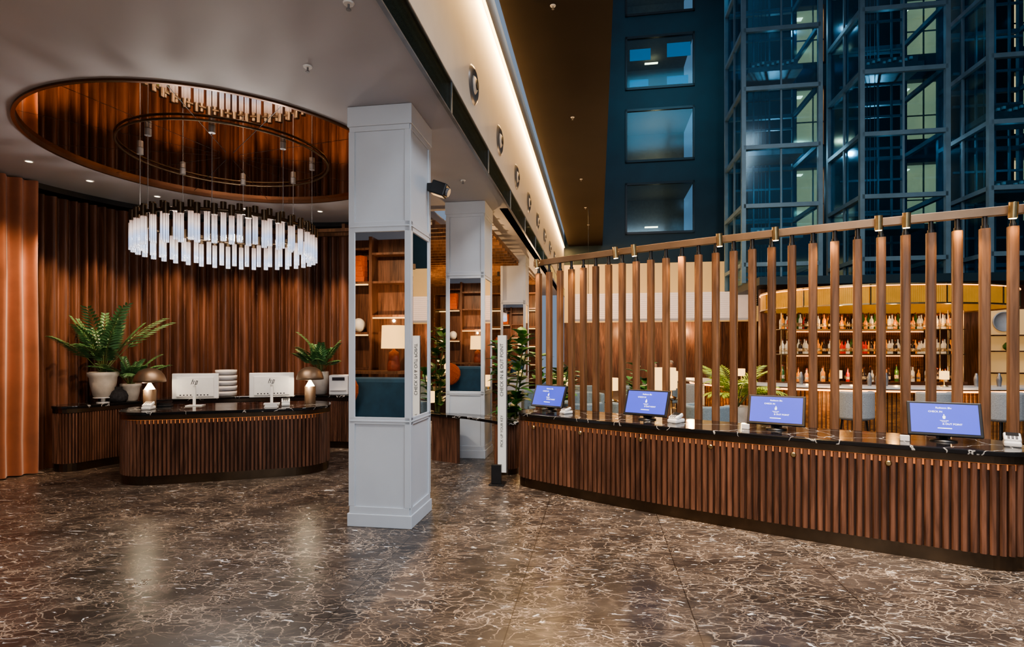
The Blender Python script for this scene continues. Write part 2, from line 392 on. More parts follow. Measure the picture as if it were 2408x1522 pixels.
# facade
FB=24.7; rows=[(6.88,9.15),(10.05,12.4),(13.25,15.6),(16.5,18.8)]
mb=MB(); mb.box(-1.5,1.2,FB,FB+.3,5.6,20); mb.box(4.15,5.6,FB,FB+.3,5.6,20)
z=5.6
for r0,r1 in rows: mb.box(1.2,4.15,FB,FB+.3,z,r0); z=r1
mb.box(1.2,4.15,FB,FB+.3,z,20); mb.box(5.4,5.6,21,FB,3.4,20)
mk('wall_back',mb,'facade',rot=(0,0,RA),kind='structure')
M['roomdim']=basic('dim_corridor',(.16,.14,.11),.7)
M['roomlamp']=emis('corridor_lamp',(1,.72,.40),10)
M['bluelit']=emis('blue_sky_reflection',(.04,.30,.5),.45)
for i,(r0,r1) in enumerate(rows):
    mb=MB()
    for x in (1.2,4.07): mb.box(x,x+.08,FB-.06,FB+.05,r0,r1)
    mb.box(1.2,4.15,FB-.06,FB+.05,r0,r0+.1); mb.box(1.2,4.15,FB-.06,FB+.05,r1-.1,r1)
    mb.cur=1; mb.box(1.28,4.07,FB,FB+.015,r0+.1,r1-.1)
    mb.cur=2; mb.box(1.2,4.15,FB+3,FB+3.1,r0,r1); mb.box(1.2,4.15,FB+.3,FB+3,r1,r1+.1); mb.box(1.2,4.15,FB+.3,FB+3,r0-.1,r0)
    mb.cur=3; mb.box(2.2,2.8,FB+1.9,FB+2.0,r0+.7 if i<2 else r1-.25,r0+.75 if i<2 else r1-.21)
    if i==2:
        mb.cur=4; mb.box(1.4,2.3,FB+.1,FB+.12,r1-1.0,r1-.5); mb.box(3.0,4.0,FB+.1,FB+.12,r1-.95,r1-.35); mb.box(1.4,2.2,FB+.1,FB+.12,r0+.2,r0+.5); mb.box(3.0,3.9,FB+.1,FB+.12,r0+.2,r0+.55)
    mk('window_%d'%(i+1),mb,['black','darkglass','roomdim','roomlamp','bluelit'],rot=(0,0,RA),kind='structure')
    x,y=W(2.7,FB+1.8); point((x,y,r0+1.1),[16,55,8,4][i],(1,.62,.32))
mb=MB(); mb.box(-1.5,14,FB-.1,FB+.3,0,3.0); 
for k in range(14): mb.box(-1.4+k*1.1,-1.36+k*1.1,FB-.13,FB-.1,0,3.0)
mk('wall_back_panelling',mb,'walnut',rot=(0,0,RA),kind='structure')
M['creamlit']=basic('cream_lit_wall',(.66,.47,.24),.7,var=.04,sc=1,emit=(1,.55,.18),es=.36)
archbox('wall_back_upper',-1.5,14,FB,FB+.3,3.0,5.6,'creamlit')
mb=MB(); TB=21; ops=[(7.0,8.0),(10.6,11.8),(13.9,15.0)]; lv=[(3.2,5.3),(6.1,8.3),(9.05,11.2),(12.0,14.1)]
x=5.6
for o0,o1 in ops:
    mb.box(x,o0,TB,TB+.3,3.4,20); x=o1
    z=3.4
    for l0,l1 in lv[1:]:
        mb.box(o0,o1,TB,TB+.3,z,l0); z=l1
    mb.box(o0,o1,TB,TB+.3,z,20)
mb.box(x,20,TB,TB+.3,3.4,20); mk('wall_lift_lobby',mb,'facade',rot=(0,0,RA),kind='structure')
M['lobby']=basic('glowing_lobby_wall',(.50,.34,.18),.7,var=.35,sc=1.2,emit=(1,.60,.30),es=1.0)  # emission puts the warm lobby light into the walls themselves
k=5
for o0,o1 in ops:
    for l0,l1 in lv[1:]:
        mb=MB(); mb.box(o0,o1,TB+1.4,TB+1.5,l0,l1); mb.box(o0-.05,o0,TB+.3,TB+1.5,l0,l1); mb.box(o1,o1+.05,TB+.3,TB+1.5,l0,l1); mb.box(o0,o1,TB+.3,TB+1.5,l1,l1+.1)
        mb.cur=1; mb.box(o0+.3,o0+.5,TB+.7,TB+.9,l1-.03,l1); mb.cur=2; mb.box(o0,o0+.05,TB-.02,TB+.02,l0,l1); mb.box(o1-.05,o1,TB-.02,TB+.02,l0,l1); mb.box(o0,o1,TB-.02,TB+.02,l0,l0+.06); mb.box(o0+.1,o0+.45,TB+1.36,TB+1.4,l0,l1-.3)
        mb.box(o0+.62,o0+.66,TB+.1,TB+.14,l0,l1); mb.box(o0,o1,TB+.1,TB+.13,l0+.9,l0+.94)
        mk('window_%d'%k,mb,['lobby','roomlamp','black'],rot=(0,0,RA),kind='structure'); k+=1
archbox('wall_bar_core',4.3,15,15.5,15.7,0,3.5,'walnut')
archbox('ceiling_bar_slab',4.0,15,14.5,21,3.4,3.6,'facade')
archbox('wall_left_lounge',-9,-1.9,18.2,18.4,0,4.2,'walnut')
archbox('wall_left',-10,-9.8,-4,18.4,0,4.2,'cream')
archbox('wall_right',15,15.3,-4,21,0,20,'facade')
# mirrored ceiling disc
mb=MB(); n=144
mb.ringprism([((CR+.025)*cos(2*pi*i/n),(CR+.025)*sin(2*pi*i/n)) for i in range(n)],[((CR-.008)*cos(2*pi*i/n),(CR-.008)*sin(2*pi*i/n)) for i in range(n)],-.022,.035)
M['copper']=basic('copper_rim',(.14,.07,.04),.3,.8,var=.1)
mk('trim_ceiling_ring',mb,'copper',loc=(CC[0],CC[1],CZ),kind='structure')
mb=MB(); mb.lathe([(1e-5,0),(CR-.009,0),(CR-.009,.02)],144,smooth=False)
mb.cur=1
for k in range(12):
    t=2*pi*k/12+.2; r0,r1=.15,CR-.03
    u=Vector((cos(t),sin(t))); w=Vector((-sin(t),cos(t)))*.003
    mb.add([(u.x*r0-w.x,u.y*r0-w.y,-.002),(u.x*r1-w.x,u.y*r1-w.y,-.002),(u.x*r1+w.x,u.y*r1+w.y,-.002),(u.x*r0+w.x,u.y*r0+w.y,-.002)],[(0,1,2,3)])
mk('mirror_ceiling_disc',mb,['bronzemirror','black'],loc=(CC[0],CC[1],CZ+.03),label='large round bronze mirror panel set in ceiling',cat='mirror')
dl=None
for i,t in enumerate((198,178,160,140,112,85,62)):
    x=CC[0]+2.62*cos(radians(t)); y=CC[1]+2.62*sin(radians(t))
    if dl is None:
        dl=thing('recessed_downlight','small round white recessed ceiling downlight','downlight',(x,y,CZ),group='ceiling downlights around the mirror disc')
        b=MB(); b.torus((0,0,-.003),.045,.008,24,6); mk('bezel',b,'white',dl)
        b=MB(); b.cyl((0,0,-.004),(0,0,.0),.036,n=16); mk('lens',b,'lampglow',dl)
    else: dup(dl,(x,y,CZ))
sp=None
for a,b_,z in ((-2.45,4.35,CZ),(-1.72,3.6,CZ),(-1.9,7.6,CZ),(-.6,7.4,6.42),(-.5,11,6.42),(-.45,15,6.42),(-.4,18,6.42),(-.35,20.5,6.42)):
    x,y=W(a,b_)
    if sp is None:
        sp=thing('sprinkler','small white ceiling sprinkler head','sprinkler',(x,y,z),group='ceiling sprinklers')
        q=MB(); q.lathe([(.035,-.010),(.04,0)],16); mk('rosette',q,'white',sp)
        q=MB(); q.cyl((0,0,-.045),(0,0,-.010),.008,n=8); q.cyl((0,0,-.050),(0,0,-.045),.018,n=10); mk('nozzle',q,'grey',sp)
    else: dup(sp,(x,y,z))
ad=None
for i in range(9):
    x,y=W(-1.499,6.5+1.78*i)
    if ad is None:
        ad=thing('air_diffuser','round white jet air diffuser on fascia','vent',(x,y,4.98),RA,'row of round air diffusers')
        q=MB(); q.lathe([(.23,0),(.21,.02),(.17,.035),(.13,.02)],32); o=mk('ring',q,'grey',ad,rot=(0,pi/2,0))
        q=MB(); q.lathe([(.001,.055),(.05,.05),(.09,.035),(.125,.005)][::-1],24); mk('nozzle',q,'fascia',ad,rot=(0,pi/2,0),label='pale round nozzle bowl')
        q=MB(); q.cyl((0,0,.045),(0,0,.06),.06,n=20); mk('nozzle_opening',q,'black',ad,rot=(0,pi/2,0),label='dark circular nozzle opening')
    else: dup(ad,(x,y,4.98),RA)

# ================= COLUMNS =================
def column(a,b,label):
    x,y=W(a,b); e=thing('column',label,'column',(x,y,0),RA,'row of square columns')
    h=.31; s=MB(); s.box(-h,h,-h,h,.13,3.98)
    R=[(.13,.20),(1.02,1.09),(2.93,3.03),(3.93,3.98)]
    for k in range(4):
        rot=Matrix.Rotation(k*pi/2,3,'Z')
        for z0,z1 in R: s.box(-h,h,-h-.014,-h,z0,z1,rot,(0,0,0))
        for x0,x1 in ((-h-.014,-h+.05),(h-.05,h)): s.box(x0,x1,-h-.014,-h+.001,.2,3.93,rot,(0,0,0))
        for z0,z1 in ((.2,1.02),(3.03,3.93)):
            for q in ((-h+.05,-h+.058),(h-.058,h-.05)): s.box(q[0],q[1],-h-.006,-h,z0,z1,rot,(0,0,0))
        s.box(-h+.0,h,-h-.02,-h,1.045,1.06,rot,(0,0,0)); s.box(-h,h,-h-.02,-h,2.975,2.99,rot,(0,0,0))
    mk('shaft',s,'column',e,bevel=.003)
    q=MB(); q.box(-.335,.335,-.335,.335,0,.13); mk('plinth',q,'column',e,bevel=.006)
    q=MB(); q.box(-.335,.335,-.335,.335,3.98,4.178); mk('capital',q,'column',e,bevel=.006)
    for k in range(4):
        q=MB(); q.box(-h+.05,h-.05,-h-.003,-h,1.09,2.93,Matrix.Rotation(k*pi/2,3,'Z'),(0,0,0)); mk('mirror_panel',q,'mirror',e,label='tall framed mirror panel')
    return e
column(-2.135,5.468,'square pale grey panelled column with tall mirrors')
column(-2.135,9.005,'square pale grey panelled column beside low desk')
column(-2.135,14.1,'square pale grey column beside the slatted screen')
x,y=W(-1.80,5.72)
e=thing('wall_speaker','black angled loudspeaker fixed to column','speaker',(x,y,3.52),RA)
q=MB(); q.box(-.02,.04,-.03,.03,-.04,.04); mk('bracket',q,'black',e)
q=MB(); q.box(.03,.20,-.07,.07,-.07,.07,Matrix.Rotation(radians(20),3,'Y'),(.04,0,0)); mk('housing',q,'black',e,bevel=.015)
q=MB(); q.cyl((.19,-.0,-.06),(.215,0,-.07),.045,n=16); mk('cone',q,'grey',e,label='grey round speaker cone')

# ================= RIGHT SELF-SERVICE COUNTER =================
A=Vector((0,7.2)); DR=Vector((.811,-.585)); NN=Vector((-.585,-.811)); CL=5.05; SAG=.18
def CM(s,d):
    t=s/CL; off=4*SAG*t*(1-t); sl=4*SAG*(1-2*t)/CL
    T=(DR+NN*sl).normalized(); N=(NN-DR*sl).normalized(); p=A+DR*s+NN*off-N*d
    return p,atan2(T.y,T.x)
ol=[tuple(CM(s,d)[0]) for s,d in rrect(CL,.72,.28,.04)]
counter('self_service_counter','long curved walnut slatted check-in counter with marble top','counter',ol,.06)
kn=None
for s in (.42,1.12,1.88,2.62,3.36,4.08):
    p,an=CM(s,-.032)
    if kn is None:
        kn=thing('brass_hook','small round brass hook on counter front','hook',(p.x,p.y,.79),an,'brass hooks along counter front')
        q=MB(); q.lathe([(.010,0),(.010,.02),(.024,.024),(.026,.034),(.016,.042)],16); mk('button',q,'brass',kn,rot=(pi/2,0,0))
    else: dup(kn,(p.x,p.y,.79),an)
mon=None
for s,d in ((.30,.42),(1.75,.40),(3.15,.42),(4.52,.40)):
    p,an=CM(s,d)
    if mon is None:
        mon=thing('touch_monitor','black touchscreen monitor with blue check-in screen','monitor',(p.x,p.y,.95),an,'touchscreens on the check-in counter')
        q=MB(); q.lathe([(.10,0),(.10,.012),(.03,.018),(.025,.06)],24); q.box(-.05,.05,.0,.03,.02,.12); mk('stand',q,'black',mon)
        q=MB(); q.box(-.265,.265,-.012,.018,-.155,.155); hs=mk('housing',q,'black',mon,loc=(0,-.02,.195),rot=(radians(-22),0,0),bevel=.006)
        q=MB(); q.box(-.24,.24,-.0145,-.012,-.13,.135); sc=mk('screen',q,'screen',mon,loc=(0,-.02,.195),rot=(radians(-22),0,0),label='lit blue screen with white check-in text')
        tx=[('Radisson Blu',.022,0,.098),('CHECK IN',.022,-.06,.062),('& OUT POINT',.022,.055,-.048),('TOUCH HERE',.010,0,-.018),('TO START',.008,0,-.029)]
        for t_,sz,xx,zz in tx: mk('lettering',text_mesh(t_,sz,'text'),None,sc,loc=(xx,-.0155,zz),rot=(pi/2,0,0))
        q=MB(); q.box(-.003,.003,-.016,-.0145,.005,.032); q.cyl((0,-.016,.0),(0,-.0145,.0),.010,n=14); q.box(-.05,.05,-.016,-.0145,-.098,-.091); q.box(-.010,-.004,-.016,-.0145,.004,.016); q.box(.004,.010,-.016,-.0145,.004,.018)
        mk('hand_icon',q,'text',sc,loc=(0,0,.008))
    else: dup(mon,(p.x,p.y,.95),an)
term=None
def mkterm(x,y,an,grp):
    global term
    if term is None:
        term=thing('card_terminal','white card payment terminal with grey keypad','card terminal',(x,y,.95),an,grp)
        q=MB(); q.box(-.045,.045,-.07,.08,0,.035); q.box(-.045,.045,-.05,.06,.035,.07,Matrix.Rotation(radians(18),3,'X'),(0,0,.04)); mk('housing',q,'white',term,bevel=.01)
        q=MB(); q.box(-.033,.033,.0,.05,.070,.0725,Matrix.Rotation(radians(18),3,'X'),(0,0,.04)); mk('display',q,'black',term)
        q=MB(); R_=Matrix.Rotation(radians(18),3,'X')
        for i in range(3):
            for j in range(3): 
                x0=-.026+.02*i; y0=-.045+.015*j; q.box(x0,x0+.013,y0,y0+.009,.070,.073,R_,(0,0,.04))
        mk('keypad',q,'grey',term)
        return term
    return dup(term,(x,y,.95),an,1.25)
for s,d in ((.66,.30),(2.12,.34),(4.98,.36)):
    p,an=CM(s,d); mkterm(p.x,p.y,an-.2,'card terminals on counters')
ch=None
for s,d in ((2.88,.28),(4.22,.24)):
    p,an=CM(s,d)
    q=MB(); q.box(-.035,.035,-.02,.02,0,.05)
    if ch is None: ch=mk('card_holder',q,'white',loc=(p.x,p.y,.95),rot=(0,0,an),bevel=.004,label='small white card holder on marble top',cat='card holder',group='card holders')
    else: dup(ch,(p.x,p.y,.95),an)
# ================= SLATTED SCREEN =================
p0,an0=CM(2.3,.80)
scr=thing('slatted_screen','row of walnut posts hung from a bronze rail','screen',(p0.x,p0.y,0),0)
path=[CM(-.33+k*.2,.81)[0] for k in range(31)]
q=MB(); ou=[(p.x-p0.x,p.y-p0.y) for p in path]
left=[];right=[]
for i,p in enumerate(ou):
    t=(Vector(ou[min(i+1,len(ou)-1)])-Vector(ou[max(i-1,0)])).normalized(); left.append((p[0]-t.y*.03,p[1]+t.x*.03)); right.append((p[0]+t.y*.03,p[1]-t.x*.03))
q.prism(right+left[::-1],2.98,3.06); mk('rail',q,'lampbronze',scr,bevel=.004)
pm=MB(); pr=[]
for cx_,cy_,a_ in ((.020,-.020,-90),(.020,.020,0),(-.020,.020,90),(-.020,-.020,180)):
    for k in range(4): t=radians(a_+30*k); pr.append((cx_+.02*cos(t),cy_+.02*sin(t)))
pm.prism(pr,0,2.87); pme=pm.mesh('post'); pme.materials.append(M['walnutpost'])
km=MB(); km.cyl((0,0,2.87),(0,0,2.98),.02,n=12); km.cyl((0,0,2.87),(0,0,2.90),.028,n=12); kme=km.mesh('hanger'); kme.materials.append(M['black'])
for i in range(28):
    p,an=CM(-.25+.206*i,.81)
    o=mk('post',pme,None,scr,loc=(p.x-p0.x,p.y-p0.y,0),rot=(0,0,an)); mk('hanger',kme,None,o)
sl=None
SLS=(-.2,1.15,1.42,2.5,3.1,4.05,4.28,5.08,5.2)
for s in SLS:
    p,an=CM(s,.72)
    if sl is None:
        sl=thing('rail_spotlight','small brass cylinder spotlight clipped on rail','spotlight',(p.x,p.y,3.0),an,'spotlights on the screen rail')
        q=MB(); q.cyl((0,.0,-.02),(0,.06,.02),.008,n=8); mk('bracket',q,'brass',sl)
        q=MB(); q.cyl((0,-.02,.06),(0,.0,-.06),.03,n=18); mk('barrel',q,'brass',sl)
        q=MB(); q.cyl((0,.0,-.0605),(0,.0015,-.066),.024,n=16); mk('lens',q,'lampglow',sl)
    else: dup(sl,(p.x,p.y,3.0),an,1.15)
# ================= SIGN TOTEM =================
sg=thing('sign_totem','tall narrow white check-in sign on black base','sign',(-.13,7.15,0),radians(-10))
q=MB(); q.box(-.055,.055,-.012,.02,.16,1.95); mk('panel',q,'sign',sg,bevel=.003)
q=MB(); q.box(.055,.066,-.012,.022,.16,1.95); q.box(-.058,-.055,-.012,.022,.16,1.95); mk('edge_frame',q,'grey',sg)
q=MB(); q.box(-.16,.04,-.10,.12,0,.02); q.box(-.13,.0,-.07,-.014,.02,.27); mk('base',q,'black',sg,bevel=.006)
mk('lettering',text_mesh('CHECK IN & OUT POINT',.062,'ink'),None,sg,loc=(0,-.0145,1.50),rot=(pi/2,-pi/2,0))
mk('lettering',text_mesh('PICK UP YOUR KEY',.048,'ink'),None,sg,loc=(0,-.0145,.70),rot=(pi/2,-pi/2,0))
# ================= LOW DESK between columns =================
ld=thing('low_desk','low walnut desk with black marble top by column','desk',(0,0,0))
pts=[(-1.5,9.0),(-1.40,8.80),(-.70,8.30),(-.2,7.74),(-.02,7.60),(.10,7.72),(.08,7.95),(-.3,8.45),(-.75,8.72),(-1.12,8.82),(-1.25,9.0)]
q=MB(); q.prism(pts,.71,.75); mk('worktop',q,'bmarble',ld,bevel=.008)
q=MB(); q.box(-1.30,-.80,8.62,8.70,0,.71,Matrix.Rotation(-.55,3,'Z'),(-1.05,8.66,0)); mk('leg_panel',q,'walnut',ld)
dr=[(-.08+.16*cos(2*pi*k/40),7.86+.16*sin(2*pi*k/40)) for k in range(40)]
q=MB(); q.prism(dr,.08,.71); slats(q,dr,.08,.70,.042,.030,.015); mk('drum_leg',q,'walnut',ld,label='round slatted walnut drum')
q=MB(); q.prism(offset(dr,.01),0,.08); mk('plinth',q,'bronze',ld)

# ================= RECEPTION DESK =================
an=radians(18)
def DM(s,d,L=2.62,Wd=1.05):
    x=s-L/2; y=d-Wd/2
    if y<0: y-= .06*(1-(2*x/L)**2)
    return (-4.05+x*cos(an)-y*sin(an),7.93+x*sin(an)+y*cos(an))
ol=[DM(s,d) for s,d in rrect(2.62,1.05,.42,.04)]
counter('reception_desk','rounded walnut slatted reception desk with marble top','desk',ol,.05)
BC=(-3.6,7.0)
def BM(s,d):
    t=radians(163)-s/2.9; r=2.9+d; return (BC[0]+r*cos(t),BC[1]+r*sin(t))
ol=[BM(s,d) for s,d in rrect(4.95,.38,.17,.05)]
counter('back_counter','curved walnut back counter along the slatted wall','counter',ol,.035,led=False)
q=MB()
t=radians(166); R=3.56; pv=[]
while t>radians(64):
    wdt=random.choice((.12,.15,.18,.22)); dp=random.uniform(.09,.16); base=random.uniform(-.02,.02)
    for k in range(12):
        f=k/12; r=R+base-dp*sin(pi*f)**.8; tt=t-f*wdt/R; pv.append((BC[0]+r*cos(tt),BC[1]+r*sin(tt)))
    t-=wdt/R
n=len(pv); q.add([(x,y,.0) for x,y in pv]+[(x,y,4.06) for x,y in pv],[(i+1,i,n+i,n+i+1) for i in range(n-1)],True)
mk('slatted_curtain_wall',q,'walnutcurtain',label='curved wall of rounded walnut battens like drapery',cat='wall panelling')
q=MB(); n=60; ang_=[radians(168-104*k/n) for k in range(n+1)]
P=[(BC[0]+3.66*cos(t),BC[1]+3.66*sin(t)) for t in ang_]+[(BC[0]+3.36*cos(t),BC[1]+3.36*sin(t)) for t in ang_[::-1]]
q.prism(P[::-1],4.10,4.178); mk('trim_curtain_track',q,'black',kind='structure')
q=MB(); P=[(BC[0]+3.72*cos(t),BC[1]+3.72*sin(t)) for t in ang_]+[(BC[0]+3.66*cos(t),BC[1]+3.66*sin(t)) for t in ang_[::-1]]
q.prism(P[::-1],0,4.18); mk('wall_curved',q,'walnutdark',kind='structure')
# velvet curtain
q=MB(); P=[]; A0=Vector((-7.35,6.45)); A1=Vector((-6.76,7.78)); L=(A1-A0).length; dd=(A1-A0).normalized(); nn=Vector((dd.y,-dd.x)); n=240
for i in range(n+1):
    s=L*i/n; o=.055*sin(2*pi*s/.20+.8*sin(s*5))+.02*sin(2*pi*s/.43); P.append(A0+dd*s+nn*o)
rowz=[.02,.5,1.5,2.8,4.15]
vs=[(p.x+(.012*sin(z*2+i*.05) if 0<j<4 else 0),p.y,z) for j,z in enumerate(rowz) for i,p in enumerate(P)]; m=n+1
q.add(vs,[(j*m+i,j*m+i+1,(j+1)*m+i+1,(j+1)*m+i) for j in range(4) for i in range(n)],True)
mk('velvet_curtain',q,'velvet',label='floor-length rust orange velvet curtain in folds',cat='curtain')

# ================= CHANDELIER =================
chd=thing('chandelier','large ring chandelier of ribbed glass tubes','chandelier',(CC[0],CC[1],2.94))
q=MB(); q.torus((0,0,.35),1.0,.022,72,8); mk('ring_frame',q,'bronze',chd)
tm=MB()
for k in range(7):
    t=2*pi*k/7
    tm.cyl((.022*cos(t),.022*sin(t),0),(.022*cos(t),.022*sin(t),.33),.0095,n=10,caps=True)
tme=tm.mesh('glass_tube'); tme.materials.append(M['tube'])
cm=MB(); cm.cyl((0,0,.31),(0,0,.43),.033,n=16); cme=cm.mesh('cap'); cme.materials.append(M['bronze'])
NT=76
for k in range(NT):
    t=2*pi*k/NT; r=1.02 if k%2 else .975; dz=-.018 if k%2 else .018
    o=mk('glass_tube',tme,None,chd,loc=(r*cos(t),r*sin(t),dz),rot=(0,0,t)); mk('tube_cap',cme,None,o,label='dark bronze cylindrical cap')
q=MB(); q.torus((0,0,4.185-2.94),1.18,.013,96,6); mk('ceiling_ring',q,'bronze',chd,label='thin dark ring under the ceiling mirror')
for k in range(8):
    t=2*pi*k/8+.3; q=MB(); q.cyl((.98*cos(t),.98*sin(t),.36),(.98*cos(t),.98*sin(t),1.26),.004,n=6); mk('suspension_cable',q,'grey',chd)
    q=MB(); q.cyl((.98*cos(t),.98*sin(t),1.19),(.98*cos(t),.98*sin(t),1.268),.035,n=14); mk('canopy',q,'grey',chd)
for k in range(4):
    t=pi/4+k*pi/2; point((CC[0]+.6*cos(t),CC[1]+.6*sin(t),3.08),32,(1,.90,.80),.04)

# ================= RECEPTION OBJECTS =================
ml=thing('mushroom_table_lamp','bronze dome table lamp with glowing cone','table lamp',(-5.05,7.63,.95),0,'dome lamps on reception desk')
q=MB(); q.lathe([(.078,0),(.08,.01),(.08,.255),(.075,.262)],28); mk('base',q,'lampbronze',ml,label='bronze cylinder base')
q=MB(); q.lathe([(.066,.262),(.012,.36)],24); mk('light_cone',q,'lampglow',ml,label='glowing white cone')
q=MB(); q.cyl((0,0,.35),(0,0,.4),.012,n=10); mk('stem',q,'lampbronze',ml)
q=MB(); q.lathe([(.19,.362),(.198,.366),(.195,.40),(.175,.46),(.135,.515),(.07,.55),(.001,.56)],36); mk('lamp_shade',q,'lampbronze',ml,label='satin bronze dome shade')
point((-5.05,7.50,1.26),8,(1,.8,.55),.015)
dup(ml,(-3.07,8.32,.95)); point((-3.07,8.19,1.26),8,(1,.8,.55),.015)
cmn=thing('desktop_computer','silver all-in-one computer seen from the back','computer',(-4.6,7.95,.95),radians(12),'computers on reception desk')
q=MB(); q.box(-.11,.11,-.08,.10,0,.012); q.box(-.02,.02,-.05,-.035,.012,.30); q.box(-.02,.02,-.05,.0,.26,.30); mk('stand',q,'white',cmn,bevel=.003)
q=MB(); q.box(-.31,.31,0,.022,.10,.47); q.box(-.25,.25,-.02,0,.13,.42); mk('housing',q,'white',cmn,bevel=.01)
q=MB(); q.box(-.30,.30,.0225,.024,.115,.46); mk('screen',q,'screen',cmn)
q=MB(); sh=Matrix.Rotation(radians(18),3,'Y')
q.box(-.040,-.032,-.022,-.02,.31,.39,sh,(-.036,0,.35)); q.box(-.018,-.010,-.022,-.02,.31,.365,sh,(-.014,0,.34)); q.box(-.034,-.016,-.022,-.02,.355,.363)
q.box(.006,.014,-.022,-.02,.285,.365,sh,(.010,0,.33)); q.box(.028,.036,-.022,-.02,.31,.365,sh,(.032,0,.34)); q.box(.014,.034,-.022,-.02,.357,.365); q.box(.008,.028,-.022,-.02,.308,.316)
mk('logo',q,'ink',cmn,label='dark slanted letter logo')
q=MB()
for k in range(9): q.box(-.20+k*.045,-.18+k*.045,-.022,-.02,.15,.165)
mk('port_row',q,'ink',cmn,label='row of dark ports')
dup(cmn,(-3.62,8.25,.95),radians(20))
def onback(deg,r=3.1): t=radians(deg); return (BC[0]+r*cos(t),BC[1]+r*sin(t))
x,y=onback(118.5,3.08); 
for k in range(5):
    q=MB(); q.lathe([(.12,0),(.17,.012),(.175,.085),(.165,.087),(.16,.03),(.001,.02)],32)
    if k==0: bw=mk('storage_bowl',q,'white',loc=(x,y,.95),label='round white stacked bowl',cat='bowl',group='stack of white bowls')
    else: dup(bw,(x+.004*(k%2),y,.95+k*.093))
mkterm(-4.95,7.45,.2,'card terminals on counters'); mkterm(-3.30,7.98,.4,'card terminals on counters')
ph=thing('desk_phone','black desk telephone with handset','telephone',(-5.0,7.87,.95),.4)
q=MB(); q.box(-.10,.10,-.09,.09,0,.03); q.box(-.09,.09,-.02,.09,.03,.05,Matrix.Rotation(.3,3,'X'),(0,0,.03)); mk('base',q,'black',ph,bevel=.006)
q=MB(); q.box(-.11,-.06,-.10,.10,.045,.07); mk('handset',q,'black',ph,bevel=.01)
q=MB(); q.box(-.09,.09,-.06,.06,0,.012); q.box(-.08,.08,-.055,-.05,.012,.06); mk('notice_holder',q,'white',loc=(-3.42,7.78,.95),rot=(0,0,.3),bevel=.003,label='small white card stand on marble',cat='card stand')
# ---- foliage helpers ----
def frond(mb,base,az,el,length,nl,ll,lw,droop,start=.3):
    p=Vector(base); side=Vector((-sin(az),cos(az),0)); d=Vector((cos(az)*cos(el),sin(az)*cos(el),sin(el))); pts=[p.copy()]; n=12; dirs=[d.copy()]
    for i in range(n):
        e=el-droop*(i/n)**1.6; d=Vector((cos(az)*cos(e),sin(az)*cos(e),sin(e))); p=p+d*length/n; pts.append(p.copy()); dirs.append(d.copy())
    mb.cur=1; mb.tubep(pts,[.008*(1-.7*i/n) for i in range(n+1)],5); mb.cur=0
    for k in range(nl):
        f=start+(1-start)*k/(nl-1); i=min(int(f*n),n-1); q=pts[i].lerp(pts[i+1],f*n-i) ; d=dirs[min(i+1,n)]; upv=side.cross(d).normalized()
        s_=ll*(1-.55*abs(f-.55)/.55)
        for sg_ in (-1,1):
            dv=(d*(.45+.5*f)+side*sg_*(1.0-.35*f)-Vector((0,0,.15))).normalized(); w=dv.cross(upv).normalized()*lw*.5
            m1=q+dv*s_*.45+upv*.01; tip=q+dv*s_-Vector((0,0,s_*.15))
            mb.add([q,m1-w,tip,m1+w,m1-upv*.012],[(0,1,4),(1,2,4),(2,3,4),(3,0,4)])
def bleaf(mb,base,d,length,width,bend=.5):
    d=Vector(d).normalized(); side=d.cross(Vector((0,0,1)))
    if side.length<.1: side=Vector((1,0,0))
    side.normalize(); up=side.cross(d).normalized(); n=7; rows_=[]; p=Vector(base)
    for i in range(n+1):
        f=i/n; w=width*.5*(sin(pi*min(1,f**.8*1.02))**.75 if 0<f<1 else .03)
        rows_+=[p-side*w+up*w*.25,p.copy(),p+side*w+up*w*.25]
        dn=(d-Vector((0,0,1))*bend*f).normalized(); p=p+dn*length/n
    mb.add(rows_,[(i*3+k,i*3+k+1,i*3+k+4,i*3+k+3) for i in range(n) for k in range(2)],True)
def pot(prof): 
    q=MB(); q.lathe(prof,32); return q
def potplant(name,label,loc,prof,foliage,lmat,stand=0):
    e=thing(name,label,'plant',loc)
    if stand:
        q=MB(); q.cyl((0,0,0),(0,0,.015),.09,n=24); q.cyl((0,0,.015),(0,0,stand-.015),.03,n=12); q.cyl((0,0,stand-.015),(0,0,stand),.13,n=24); mk('stand',q,'white',e)
    mk('pot',pot([(r,z+stand) for r,z in prof]),'pot',e)
    top=max(z for _,z in prof)+stand
    q=MB(); q.cyl((0,0,top-.04),(0,0,top-.03),max(r for r,_ in prof)*.86,n=24); mk('soil',q,'soil',e)
    f=MB(); foliage(f,top-.03); mk('foliage',f,[lmat,'stem'],e)
    return e
PR=[(.10,0),(.13,.02),(.17,.2),(.18,.3),(.205,.33),(.205,.38),(.185,.385),(.18,.33),(.16,.33)]
def wallfol(n,e0,e1,l0,l1,nl,ll,lw,d0,d1,st,out):
    def f(mb,z):
        for k in range(n):
            az=2*pi*k/n+random.uniform(-.2,.2); back=max(0,cos(az-out)); el=random.uniform(e0,e1)
            if back>.3: el=max(el,72)
            frond(mb,(random.uniform(-.03,.03),random.uniform(-.03,.03),z),az,radians(el),random.uniform(l0,l1)*(1-.3*back),nl,ll*(1-.35*back),lw,random.uniform(d0,d1)*(1-.7*back),st)
    return f
x,y=onback(152,3.06); potplant('potted_palm','leafy green palm in cream ceramic pot on small stand',(x,y,.95),PR,wallfol(20,50,87,.60,1.30,12,.22,.048,.3,.85,.42,radians(152)),'leaf',.09)
